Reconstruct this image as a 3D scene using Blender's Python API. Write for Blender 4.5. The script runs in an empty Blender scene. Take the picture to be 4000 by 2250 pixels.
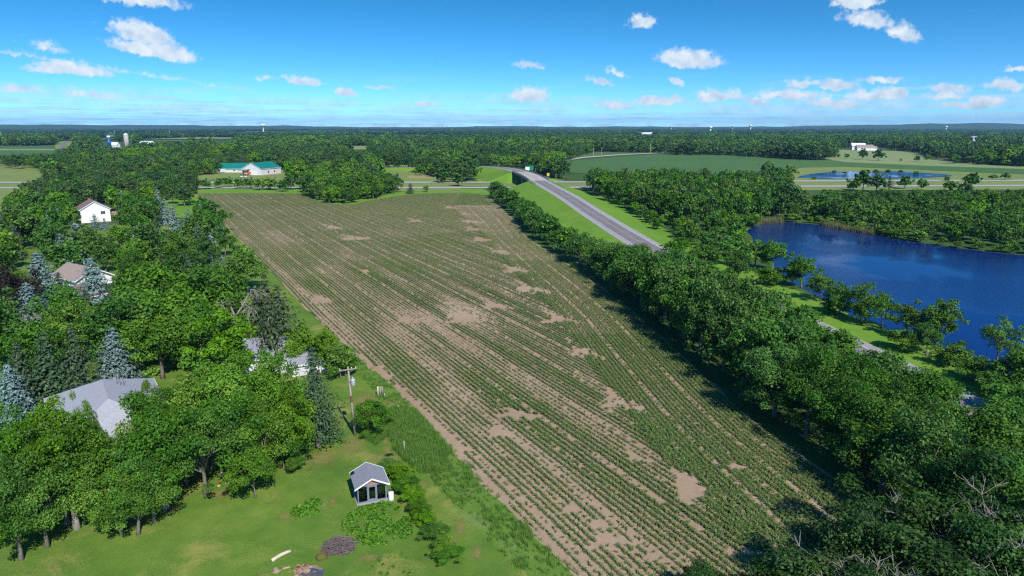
import bpy, bmesh, math, random
import numpy as np
from mathutils import Vector, Matrix
R = math.radians
random.seed(7)
RNG = np.random.default_rng(11)
SC = bpy.context.scene
COL = SC.collection

# ------------------------------------------------------------------ camera
H = 37.0
F = 2667.0
PITCH = math.atan((1125 - 495) / F)
cam_d = bpy.data.cameras.new('camera')
cam = bpy.data.objects.new('camera', cam_d)
COL.objects.link(cam)
cam_d.sensor_width = 36.0
cam_d.lens = 24.0
cam_d.clip_start = 0.5
cam_d.clip_end = 40000
cam.location = (0, 0, H)
cam.rotation_euler = (math.pi / 2 - PITCH, 0, 0)
SC.camera = cam
SC.render.resolution_x, SC.render.resolution_y = 1024, 576
SC.view_settings.view_transform = 'Standard'
SC.view_settings.look = 'None'
SC.view_settings.exposure = 0.12
SC.view_settings.gamma = 1.0
SC.cycles.max_bounces = 6
SC.cycles.diffuse_bounces = 1
SC.cycles.glossy_bounces = 3
SC.cycles.transmission_bounces = 3
SC.cycles.transparent_max_bounces = 6
SC.cycles.volume_bounces = 0
SC.cycles.caustics_reflective = False
SC.cycles.caustics_refractive = False
SC.cycles.use_denoising = False
SC.cycles.filter_width = 1.25


def at(px, py, z=0.0):
    """photo pixel (4000 x 2250) -> world x, y on the level z"""
    u = (px - 2000) / F
    v = (1125 - py) / F
    dy = math.cos(PITCH) + v * math.sin(PITCH)
    dz = -math.sin(PITCH) + v * math.cos(PITCH)
    t = (z - H) / dz
    return u * t, dy * t


def topx(x, y, z):
    rz = z - H
    d = y * math.cos(PITCH) - rz * math.sin(PITCH)
    v = y * math.sin(PITCH) + rz * math.cos(PITCH)
    return 2000 + F * x / d, 1125 - F * v / d


# ------------------------------------------------------------------ sun + sky
SUN_EL = R(43)
sun_from = Vector((0.41, -0.91, 0)).normalized() * math.cos(SUN_EL) + Vector((0, 0, math.sin(SUN_EL)))
sd = bpy.data.lights.new('sun', 'SUN')
sd.energy = 5.0
sd.angle = R(0.53)
sd.color = (1.0, 0.95, 0.87)
sun = bpy.data.objects.new('sun', sd)
COL.objects.link(sun)
sun.rotation_euler = sun_from.to_track_quat('Z', 'Y').to_euler()
sun.location = (60, -120, 150)

world = bpy.data.worlds.new('World')
SC.world = world
world.use_nodes = True


class NT:
    """tiny node-tree helper"""
    def __init__(self, tree):
        self.t = tree
        self.n = tree.nodes
        self.l = tree.links

    def new(self, typ, **kw):
        nd = self.n.new(typ)
        for k, v in kw.items():
            setattr(nd, k, v)
        return nd

    def put(self, sock, val):
        if val is None:
            return
        if isinstance(val, bpy.types.NodeSocket):
            self.l.new(val, sock)
        else:
            sock.default_value = val

    def math(self, op, a, b=None, c=None, clamp=False):
        nd = self.new('ShaderNodeMath', operation=op, use_clamp=clamp)
        for i, v in enumerate((a, b, c)):
            if v is not None:
                self.put(nd.inputs[i], v)
        return nd.outputs[0]

    def vec(self, op, a, b=None, scale=None):
        nd = self.new('ShaderNodeVectorMath', operation=op)
        self.put(nd.inputs[0], a)
        if b is not None:
            self.put(nd.inputs[1], b)
        if scale is not None:
            self.put(nd.inputs['Scale'], scale)
        return nd.outputs['Value'] if op in ('DOT_PRODUCT', 'LENGTH', 'DISTANCE') else nd.outputs[0]

    def noise(self, vec, scale, detail=3.0, rough=0.55, color=False, dist=0.0):
        nd = self.new('ShaderNodeTexNoise')
        self.put(nd.inputs['Vector'], vec)
        nd.inputs['Scale'].default_value = scale
        nd.inputs['Detail'].default_value = detail
        nd.inputs['Roughness'].default_value = rough
        nd.inputs['Distortion'].default_value = dist
        return nd.outputs['Color'] if color else nd.outputs[0]

    def ramp(self, fac, stops):
        nd = self.new('ShaderNodeValToRGB')
        el = nd.color_ramp.elements
        while len(el) < len(stops):
            el.new(0.5)
        for e, (p, c) in zip(el, stops):
            e.position = p
            e.color = (*c, 1) if len(c) == 3 else c
        self.put(nd.inputs[0], fac)
        return nd.outputs[0]

    def remap(self, v, a, b, c=0.0, d=1.0, smooth=False):
        nd = self.new('ShaderNodeMapRange')
        if smooth:
            nd.interpolation_type = 'SMOOTHSTEP'
        self.put(nd.inputs[0], v)
        for i, x in enumerate((a, b, c, d)):
            nd.inputs[i + 1].default_value = x
        return nd.outputs[0]

    def mix(self, fac, a, b, blend='MIX'):
        nd = self.new('ShaderNodeMix', data_type='RGBA', blend_type=blend)
        self.put(nd.inputs[0], fac)
        for s, v in ((nd.inputs[6], a), (nd.inputs[7], b)):
            if not isinstance(v, bpy.types.NodeSocket) and len(v) == 3:
                v = (*v, 1)
            self.put(s, v)
        return nd.outputs[2]


def build_world():
    g = NT(world.node_tree)
    g.n.clear()
    tc = g.new('ShaderNodeTexCoord')
    d = g.vec('NORMALIZE', tc.outputs['Generated'])
    sep = g.new('ShaderNodeSeparateXYZ')
    g.l.new(d, sep.inputs[0])
    # a deep, clean summer sky: the pale band along the horizon is thin
    z2 = g.math('MULTIPLY_ADD', g.math('MAXIMUM', sep.outputs[2], 0.0), 2.0, 0.085)
    cmb = g.new('ShaderNodeCombineXYZ')
    g.l.new(sep.outputs[0], cmb.inputs[0])
    g.l.new(sep.outputs[1], cmb.inputs[1])
    g.l.new(z2, cmb.inputs[2])
    sky = g.new('ShaderNodeTexSky', sky_type='NISHITA')
    sky.sun_disc = False
    sky.sun_elevation = SUN_EL
    sky.sun_rotation = math.atan2(sun_from.x, sun_from.y)
    sky.altitude = 300
    sky.air_density = 1.0
    sky.dust_density = 0.25
    sky.ozone_density = 2.0
    g.l.new(g.vec('NORMALIZE', cmb.outputs[0]), sky.inputs[0])
    hs = g.new('ShaderNodeHueSaturation')
    hs.inputs['Hue'].default_value = 0.486
    hs.inputs['Saturation'].default_value = 1.20
    hs.inputs['Value'].default_value = 1.22
    gm = g.new('ShaderNodeGamma')
    gm.inputs[1].default_value = 1.45
    g.l.new(sky.outputs[0], gm.inputs[0])
    g.l.new(gm.outputs[0], hs.inputs['Color'])
    base = hs.outputs[0]
    # --- fair-weather clouds, fixed directions in the sky
    w1 = g.noise(d, 55.0, 5.0, 0.6, color=True)
    w = g.vec('SUBTRACT', w1, (0.5, 0.5, 0.5))
    dw = g.vec('ADD', d, g.vec('MULTIPLY', w, (0.034, 0.034, 0.020)))
    clouds = [  # photo px, py, half width, half height, strength, tilt
        (555, 140, 92, 40, 1.0, -14), (605, 205, 118, 34, 1.25, -8), (545, 4, 120, 26, .9, -3), (275, 274, 105, 22, 1.1, -3),
        (1180, 318, 60, 17, .9, -6), (1355, 370, 42, 20, 1.15, -8), (2510, 92, 46, 26, .85, 0), (2690, 238, 104, 38, 1.2, -5),
        (3345, 10, 74, 34, 1.1, -4), (3390, 88, 80, 34, .85, -12), (3520, 132, 54, 30, .75, -20), (2065, 260, 52, 20, .7, -8),
        (2412, 290, 40, 14, .65, -14), (2342, 326, 52, 15, .65, -12), (2645, 328, 30, 16, .75, -20), (3125, 330, 48, 18, .75, 5),
        (3262, 337, 56, 24, 1.15, -6), (3470, 370, 60, 26, 1.2, 2), (3390, 376, 70, 20, .85, 0), (3435, 318, 58, 12, .8, 0),
        (3710, 350, 56, 18, .85, -6), (3688, 381, 48, 16, 1.1, 0), (3930, 336, 56, 18, 1.0, -4), (3858, 397, 48, 17, 1.1, 0),
        (3985, 277, 34, 14, .75, 0), (3090, 374, 110, 20, .8, -4), (2580, 396, 90, 20, 1.0, 0), (2800, 380, 80, 28, 1.0, 0),
        (2070, 378, 66, 36, .95, 0), (2400, 412, 66, 17, .9, 0), (2955, 402, 52, 18, 1.0, 0), (3780, 418, 70, 15, 1.0, 0),
        (3250, 406, 100, 17, .9, -4), (70, 348, 66, 17, .55, 0), (1660, 408, 40, 14, .7, 0), (1500, 345, 60, 10, .4, 0),
        (1040, 312, 40, 10, .4, 0), (360, 372, 90, 16, .45, -5), (180, 185, 50, 14, .35, -10), (300, 250, 520, 9, .30, -7.5),
    ]
    fld = None
    for (cx, cy, a, b, s, tilt) in clouds:
        c = Vector(((cx - 2000) / F, math.cos(PITCH) + (1125 - cy) / F * math.sin(PITCH),
                    -math.sin(PITCH) + (1125 - cy) / F * math.cos(PITCH))).normalized()
        r = c.cross(Vector((0, 0, 1))).normalized()
        u = r.cross(c).normalized()
        rt = r * math.cos(R(tilt)) + u * math.sin(R(tilt))
        ut = u * math.cos(R(tilt)) - r * math.sin(R(tilt))
        du = g.vec('DOT_PRODUCT', dw, tuple(rt * (F / (a * 1.25))))
        dv = g.vec('DOT_PRODUCT', dw, tuple(ut * (F / (b * 1.25))))
        # flat base, billowing top
        dv = g.math('MAXIMUM', dv, g.math('MULTIPLY', dv, -1.9))
        cb = g.new('ShaderNodeCombineXYZ')
        g.l.new(du, cb.inputs[0])
        g.l.new(dv, cb.inputs[1])
        ln = g.vec('LENGTH', cb.outputs[0])
        f = g.math('MULTIPLY_ADD', ln, -s, s)
        fld = f if fld is None else g.math('MAXIMUM', fld, f)
    n2 = g.noise(d, 130.0, 4.0, 0.6)
    fld = g.math('ADD', fld, g.math('MULTIPLY_ADD', n2, 0.9, -0.45))
    alpha = g.remap(fld, -0.08, 0.50, 0.0, 0.92, smooth=True)
    # broken cloud deck far away: a layer overhead seen at a grazing angle
    zz = g.math('MAXIMUM', sep.outputs[2], 0.004)
    inv = g.math('DIVIDE', 1.0, g.math('ADD', zz, 0.012))
    pl = g.vec('SCALE', d, scale=inv)
    cov = g.remap(sep.outputs[2], 0.012, 0.075, 1.0, 0.0, smooth=True)
    nl = g.noise(pl, 0.55, 5.0, 0.62)
    nl2 = g.noise(pl, 0.13, 2.0, 0.5)
    nn = g.math('ADD', g.math('MULTIPLY', nl, 0.75), g.math('MULTIPLY', nl2, 0.35))
    lay = g.remap(g.math('MULTIPLY_ADD', cov, 0.12, nn), 0.53, 0.80, 0.0, 0.7, smooth=True)
    lay = g.math('MULTIPLY', lay, g.math('POWER', cov, 0.6))
    # shading of the clouds: lit tops, lilac-grey bellies
    nb = g.noise(g.vec('ADD', d, (0.0, 0.0, 0.010)), 55.0, 3.0, 0.5)
    na = g.noise(d, 55.0, 3.0, 0.5)
    lit = g.math('MULTIPLY_ADD', g.math('SUBTRACT', na, nb), 2.2, 0.55, clamp=True)
    ccol = g.mix(lit, (7.0, 9.0, 11.0), (11.8, 12.4, 12.8))
    lcol = g.mix(lit, (5.6, 8.6, 11.4), (9.6, 11.4, 12.6))
    out = g.mix(lay, base, lcol)
    out = g.mix(alpha, out, ccol)
    bg = g.new('ShaderNodeBackground')
    g.l.new(out, bg.inputs[0])
    bg.inputs[1].default_value = 0.074
    ow = g.new('ShaderNodeOutputWorld')
    g.l.new(bg.outputs[0], ow.inputs[0])


build_world()
world.cycles.sampling_method = 'MANUAL'
world.cycles.sample_map_resolution = 512


# ------------------------------------------------------------------ materials
def new_mat(name):
    m = bpy.data.materials.new(name)
    m.use_nodes = True
    g = NT(m.node_tree)
    b = g.n['Principled BSDF']
    return m, g, b


def spec(b, v):
    b.inputs['Specular IOR Level'].default_value = v


def plain(name, col, rough=0.6, var=0.12, scale=3.0, sp=0.35, metal=0.0, bump=0.0):
    """painted / solid surface with slight wear noise"""
    m, g, b = new_mat(name)
    geo = g.new('ShaderNodeNewGeometry')
    n = g.noise(geo.outputs['Position'], scale, 4.0, 0.6)
    n2 = g.noise(geo.outputs['Position'], scale * 7, 3.0, 0.6)
    lo = tuple(max(0, c * (1 - var)) for c in col)
    hi = tuple(min(1, c * (1 + var)) for c in col)
    c = g.ramp(g.math('MULTIPLY_ADD', n2, 0.4, g.math('MULTIPLY', n, 0.6)), [(0.35, lo), (0.65, hi)])
    g.l.new(c, b.inputs['Base Color'])
    b.inputs['Roughness'].default_value = rough
    b.inputs['Metallic'].default_value = metal
    spec(b, sp)
    if bump:
        bp = g.new('ShaderNodeBump')
        bp.inputs['Strength'].default_value = bump
        g.l.new(n2, bp.inputs['Height'])
        g.l.new(bp.outputs[0], b.inputs['Normal'])
    return m


def grass_mat(name, cols, big=0.05, mid=0.6, fine=6.0, dry=None, dry_amt=0.5, rough=0.85):
    m, g, b = new_mat(name)
    geo = g.new('ShaderNodeNewGeometry')
    p = geo.outputs['Position']
    nb = g.noise(p, big, 4.0, 0.6)
    nm = g.noise(p, mid, 5.0, 0.65)
    nf = g.noise(p, fine, 4.0, 0.7)
    f = g.math('ADD', g.math('MULTIPLY', nb, 0.36), g.math('ADD', g.math('MULTIPLY', nm, 0.32), g.math('MULTIPLY', nf, 0.32)))
    k = len(cols)
    c = g.ramp(f, [(0.36 + 0.28 * i / (k - 1), cols[i]) for i in range(k)])
    if dry:
        nd = g.noise(p, mid * 0.45, 5.0, 0.65, dist=0.4)
        fd = g.remap(g.math('MULTIPLY_ADD', nf, 0.35, g.math('MULTIPLY', nd, 0.75)), 0.55, 0.72, 0, dry_amt, smooth=True)
        c = g.mix(fd, c, dry)
    g.l.new(c, b.inputs['Base Color'])
    b.inputs['Roughness'].default_value = rough
    spec(b, 0.15)
    bp = g.new('ShaderNodeBump')
    bp.inputs['Strength'].default_value = 0.5
    bp.inputs['Distance'].default_value = 0.12
    g.l.new(g.math('ADD', nf, nm), bp.inputs['Height'])
    g.l.new(bp.outputs[0], b.inputs['Normal'])
    return m


def leaf_mat(name, dark, mid, light, trans=0.13, hue=0.010, val=0.30, rough=0.55):
    m, g, b = new_mat(name)
    at_ = g.new('ShaderNodeAttribute', attribute_name='lv')
    oi = g.new('ShaderNodeObjectInfo')
    c = g.ramp(at_.outputs['Fac'], [(0.0, dark), (0.5, mid), (1.0, light)])
    hs = g.new('ShaderNodeHueSaturation')
    g.l.new(c, hs.inputs['Color'])
    g.put(hs.inputs['Hue'], g.math('MULTIPLY_ADD', oi.outputs['Random'], 2 * hue, 0.5 - hue))
    rnd2 = g.math('FRACT', g.math('MULTIPLY', oi.outputs['Random'], 17.31))
    g.put(hs.inputs['Value'], g.math('MULTIPLY_ADD', rnd2, val, 1 - val * 0.5))
    rnd3 = g.math('FRACT', g.math('MULTIPLY', oi.outputs['Random'], 91.7))
    g.put(hs.inputs['Saturation'], g.math('MULTIPLY_ADD', rnd3, 0.14, 0.94))
    g.l.new(hs.outputs[0], b.inputs['Base Color'])
    b.inputs['Roughness'].default_value = rough
    spec(b, 0.22)
    tr = g.new('ShaderNodeBsdfTranslucent')
    tcol = g.mix(1.0, hs.outputs[0], (1.25, 1.2, 0.5), blend='MULTIPLY')
    g.l.new(tcol, tr.inputs[0])
    mx = g.new('ShaderNodeMixShader')
    mx.inputs[0].default_value = trans
    g.l.new(b.outputs[0], mx.inputs[1])
    g.l.new(tr.outputs[0], mx.inputs[2])
    g.l.new(mx.outputs[0], g.n['Material Output'].inputs[0])
    return m


def bark_mat(name, c1, c2):
    m, g, b = new_mat(name)
    tc = g.new('ShaderNodeTexCoord')
    mp = g.new('ShaderNodeMapping')
    mp.inputs['Scale'].default_value = (5, 5, 1.2)
    g.l.new(tc.outputs['Object'], mp.inputs[0])
    n = g.noise(mp.outputs[0], 2.0, 5.0, 0.7)
    g.l.new(g.ramp(n, [(0.3, c1), (0.7, c2)]), b.inputs['Base Color'])
    b.inputs['Roughness'].default_value = 0.9
    spec(b, 0.1)
    return m


M = {}
# foliage
M['leaf_mid'] = leaf_mat('leaf_mid', (.030, .086, .009), (.064, .166, .015), (.122, .262, .029))
M['leaf_bright'] = leaf_mat('leaf_bright', (.056, .135, .009), (.110, .240, .017), (.175, .330, .034))
M['leaf_dark'] = leaf_mat('leaf_dark', (.026, .074, .012), (.050, .132, .019), (.090, .200, .030))
M['leaf_row'] = leaf_mat('leaf_row', (.028, .080, .010), (.056, .150, .018), (.110, .240, .032))
M['leaf_blackish'] = leaf_mat('leaf_blackish', (.016, .046, .009), (.032, .086, .014), (.066, .150, .024))  # own leaf colour of a darker, almost black species
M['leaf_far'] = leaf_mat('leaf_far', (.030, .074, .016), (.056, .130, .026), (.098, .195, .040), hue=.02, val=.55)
M['leaf_maroon'] = leaf_mat('leaf_maroon', (.020, .014, .012), (.032, .022, .018), (.050, .036, .028), trans=.1)
M['needle_blue'] = leaf_mat('needle_blue', (.080, .140, .130), (.140, .220, .205), (.230, .330, .310), trans=.05, hue=.012, val=.3)
M['needle_dark'] = leaf_mat('needle_dark', (.026, .056, .026), (.048, .088, .040), (.085, .132, .060), trans=.05)
M['needle_pine'] = leaf_mat('needle_pine', (.030, .052, .024), (.055, .086, .036), (.090, .125, .052), trans=.05)
M['corn'] = leaf_mat('corn', (.070, .128, .032), (.130, .205, .055), (.230, .310, .100), trans=.25, hue=.022, val=.4)
M['tall_grass'] = leaf_mat('tall_grass', (.085, .185, .030), (.130, .270, .045), (.190, .340, .075), trans=.3)
M['weed'] = leaf_mat('weed', (.055, .160, .014), (.100, .260, .022), (.170, .360, .040), trans=.3)
M['reed'] = leaf_mat('reed', (.110, .140, .050), (.170, .190, .075), (.280, .270, .130), trans=.2)


def worn_mat():
    """dry worn turf that thins out toward its rim"""
    m, g, b = new_mat('worn_turf')
    geo = g.new('ShaderNodeNewGeometry')
    p = geo.outputs['Position']
    n = g.noise(p, 2.2, 5.0, .7)
    n2 = g.noise(p, 9.0, 3.0, .7)
    g.l.new(g.ramp(g.math('MULTIPLY_ADD', n2, .5, g.math('MULTIPLY', n, .5)), [(.35, (.190, .205, .045)), (.52, (.280, .260, .080)), (.66, (.370, .310, .150))]), b.inputs['Base Color'])
    b.inputs['Roughness'].default_value = .9
    spec(b, .1)
    fa = g.new('ShaderNodeAttribute', attribute_name='fade')
    k = g.math('ADD', fa.outputs['Fac'], g.math('MULTIPLY_ADD', g.math('MULTIPLY_ADD', n2, .5, n), 1.1, -.85))
    k = g.remap(k, .25, .85, 0, .62, smooth=True)
    tr = g.new('ShaderNodeBsdfTransparent')
    mx = g.new('ShaderNodeMixShader')
    g.l.new(k, mx.inputs[0])
    g.l.new(tr.outputs[0], mx.inputs[1])
    g.l.new(b.outputs[0], mx.inputs[2])
    g.l.new(mx.outputs[0], g.n['Material Output'].inputs[0])
    return m


M['worn'] = worn_mat()
M['bark'] = bark_mat('bark', (.095, .080, .062), (.260, .225, .185))
M['bark_pale'] = bark_mat('bark_pale', (.240, .205, .165), (.470, .415, .340))
M['bark_dead'] = bark_mat('bark_dead', (.190, .165, .140), (.400, .365, .320))
M['brush'] = bark_mat('brush', (.110, .082, .078), (.270, .215, .205))
# ground
M['lawn'] = grass_mat('lawn', [(.056, .138, .018), (.105, .192, .026), (.185, .262, .040)], big=.06, mid=.35, fine=6,
                      dry=(.300, .280, .075), dry_amt=.8)
M['verge'] = grass_mat('verge', [(.095, .215, .020), (.135, .270, .026), (.205, .325, .042)], big=.03, mid=.3, fine=2.5,
                       dry=(.230, .255, .055), dry_amt=.35)
M['rough'] = grass_mat('rough', [(.070, .160, .020), (.105, .205, .028), (.160, .240, .050)], big=.12, mid=.7, fine=4,
                       dry=(.260, .250, .120), dry_amt=.5)
M['dry_grass'] = grass_mat('dry_grass', [(.200, .215, .040), (.290, .270, .075), (.360, .310, .130)], big=.3, mid=1.2, fine=7)
M['ground'] = grass_mat('ground', [(.036, .076, .020), (.055, .105, .026), (.095, .150, .040)], big=.004, mid=.06, fine=.8)
M['meadow'] = grass_mat('meadow', [(.140, .200, .048), (.190, .245, .066), (.250, .285, .095)], big=.012, mid=.12, fine=1.5)
M['pasture'] = grass_mat('pasture', [(.190, .250, .095), (.225, .285, .115), (.260, .310, .135)], big=.01, mid=.08, fine=.9)
M['hay'] = grass_mat('hay', [(.230, .240, .075), (.300, .280, .110), (.330, .290, .130)], big=.03, mid=.2, fine=1.5)
M['crop'] = grass_mat('crop', [(.058, .128, .036), (.072, .152, .042), (.092, .178, .050)], big=.006, mid=.05, fine=.5)


def soil_mat():
    m, g, b = new_mat('soil')
    geo = g.new('ShaderNodeNewGeometry')
    p = geo.outputs['Position']
    nb = g.noise(p, .05, 4.0, .6)
    nm = g.noise(p, .9, 5.0, .65)
    nf = g.noise(p, 9.0, 4.0, .7)
    f = g.math('ADD', g.math('MULTIPLY', nb, .4), g.math('ADD', g.math('MULTIPLY', nm, .3), g.math('MULTIPLY', nf, .3)))
    c = g.ramp(f, [(.34, (.280, .195, .122)), (.5, (.360, .255, .172)), (.66, (.445, .330, .240))])
    # pale crop residue flecks and a thin green cast of seedlings
    fl = g.remap(g.noise(p, 22.0, 2.0, .5), .70, .78, 0, .45)
    c = g.mix(fl, c, (.48, .42, .28))
    gr = g.remap(g.noise(p, 2.6, 4.0, .7), .50, .72, 0, .30)
    c = g.mix(gr, c, (.150, .170, .060))
    g.l.new(c, b.inputs['Base Color'])
    b.inputs['Roughness'].default_value = .95
    spec(b, .1)
    bp = g.new('ShaderNodeBump')
    bp.inputs['Strength'].default_value = .6
    bp.inputs['Distance'].default_value = .06
    g.l.new(nf, bp.inputs['Height'])
    g.l.new(bp.outputs[0], b.inputs['Normal'])
    return m


M['soil'] = soil_mat()
M['dirt'] = plain('dirt', (.34, .255, .175), .95, .22, 1.2, .1)
M['asphalt'] = plain('asphalt', (.185, .180, .200), .85, .20, .30, .25)
M['shoulder'] = plain('shoulder', (.330, .310, .300), .9, .12, .5, .2)
M['concrete_deck'] = plain('concrete_deck', (.420, .380, .350), .85, .10, .4, .2)
M['concrete'] = plain('concrete', (.360, .350, .340), .85, .15, .6, .2)
M['freeway_pave'] = plain('freeway_pave', (.380, .365, .350), .9, .10, .15, .2)
M['gravel'] = plain('gravel', (.450, .420, .340), .95, .12, .3, .1)
M['line_white'] = plain('line_white', (.78, .78, .76), .7, .12, 2.0)
M['line_yellow'] = plain('line_yellow', (.60, .36, .10), .7, .15, 2.0)
M['steel'] = plain('steel', (.36, .37, .39), .45, .12, 2.0, .5, .6)
M['dark_steel'] = plain('dark_steel', (.075, .08, .095), .6, .2, 1.0)
M['white'] = plain('white', (.80, .80, .79), .55, .05, 1.5)
M['siding'] = plain('siding', (.82, .82, .83), .6, .03, .6)
M['offwhite'] = plain('offwhite', (.66, .67, .68), .6, .06, .6)
M['fascia'] = plain('fascia', (.82, .83, .84), .5, .03, 2.0)
M['roof_grey'] = plain('roof_grey', (.240, .250, .290), .85, .16, 3.5, .2)
M['roof_light'] = plain('roof_light', (.340, .350, .390), .85, .14, 3.0, .2)
M['roof_brown'] = plain('roof_brown', (.215, .150, .135), .85, .14, 2.5, .2)
M['roof_tan'] = plain('roof_tan', (.310, .245, .215), .85, .14, 2.5, .2)
M['roof_green'] = plain('roof_green', (.010, .185, .150), .45, .08, .8, .4)
M['frame_grey'] = plain('frame_grey', (.200, .220, .290), .6, .08, 3.0)
M['cedar'] = plain('cedar', (.420, .190, .120), .75, .18, 6.0)
M['wood'] = plain('wood', (.380, .280, .180), .8, .2, 4.0)
M['wood_grey'] = plain('wood_grey', (.300, .265, .225), .85, .22, 5.0)
M['log_pale'] = plain('log_pale', (.540, .470, .350), .85, .15, 5.0)
M['terracotta'] = plain('terracotta', (.420, .185, .105), .8, .15, 6.0)
M['black'] = plain('black', (.015, .015, .018), .5, .2, 2.0)
M['tarp'] = plain('tarp', (.085, .085, .115), .5, .3, 3.0)
M['rust'] = plain('rust', (.150, .080, .040), .9, .35, 9.0)
M['red'] = plain('red', (.520, .025, .020), .5, .1, 3.0)
M['deck_red'] = plain('deck_red', (.420, .110, .085), .75, .15, 3.0)
M['blue_steel'] = plain('blue_steel', (.015, .085, .230), .4, .1, .5, .5)
M['stave'] = plain('stave', (.430, .395, .370), .85, .12, .5)
M['car_blue'] = plain('car_blue', (.015, .030, .220), .25, .05, 2.0, .6)
M['car_black'] = plain('car_black', (.012, .013, .018), .25, .05, 2.0, .6)
M['car_white'] = plain('car_white', (.78, .79, .80), .3, .03, 2.0, .6)
M['tyre'] = plain('tyre', (.02, .02, .02), .8, .1)
M['yellow'] = plain('yellow', (.720, .430, .020), .5, .1, 1.0)
M['sign_green'] = plain('sign_green', (.010, .200, .110), .5, .06, 2.0)
M['sign_amber'] = plain('sign_amber', (.650, .420, .060), .5, .06, 2.0)
M['galv'] = plain('galv', (.46, .48, .50), .5, .1, 1.0, .5, .3)
M['insulator'] = plain('insulator', (.70, .73, .75), .35, .08, 8.0)
M['stone'] = plain('stone', (.330, .230, .170), .9, .3, 6.0)


def glass_mat(name, tint, refl=0.10, trans=0.75):
    m, g, b = new_mat(name)
    tr = g.new('ShaderNodeBsdfTransparent')
    tr.inputs[0].default_value = (*tint, 1)
    gl = g.new('ShaderNodeBsdfGlossy')
    gl.inputs['Roughness'].default_value = 0.03
    fr = g.new('ShaderNodeFresnel')
    fr.inputs[0].default_value = 1.5
    mx = g.new('ShaderNodeMixShader')
    g.l.new(g.math('ADD', fr.outputs[0], refl, clamp=True), mx.inputs[0])
    g.l.new(tr.outputs[0], mx.inputs[1])
    g.l.new(gl.outputs[0], mx.inputs[2])
    g.l.new(mx.outputs[0], g.n['Material Output'].inputs[0])
    return m


M['glass'] = glass_mat('glass', (.62, .68, .70))
M['pane'] = plain('pane', (.020, .025, .040), .08, .1, 1.0, .7)


def water_mat(name, col, bump=.15, sc=1.0):
    m, g, b = new_mat(name)
    geo = g.new('ShaderNodeNewGeometry')
    p = geo.outputs['Position']
    mp = g.new('ShaderNodeMapping')
    mp.inputs['Rotation'].default_value = (0, 0, R(25))
    mp.inputs['Scale'].default_value = (1.0, 2.4, 1.0)
    g.l.new(p, mp.inputs[0])
    n = g.noise(mp.outputs[0], 1.1 * sc, 4.0, .62)
    n2 = g.noise(mp.outputs[0], 4.2 * sc, 3.0, .6)
    calm = g.noise(p, .030, 2.0, .5)
    amp = g.remap(calm, .38, .60, .10, 1.0, smooth=True)
    b.inputs['Base Color'].default_value = (*col, 1)
    b.inputs['Roughness'].default_value = .05
    b.inputs['IOR'].default_value = 1.33
    bp = g.new('ShaderNodeBump')
    g.put(bp.inputs['Strength'], g.math('MULTIPLY', amp, bump))
    bp.inputs['Distance'].default_value = .35
    g.l.new(g.math('MULTIPLY_ADD', n2, .5, n), bp.inputs['Height'])
    g.l.new(bp.outputs[0], b.inputs['Normal'])
    return m


M['water'] = water_mat('water', (.003, .020, .135))
M['water_far'] = water_mat('water_far', (.010, .040, .160), .5, .7)


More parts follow.
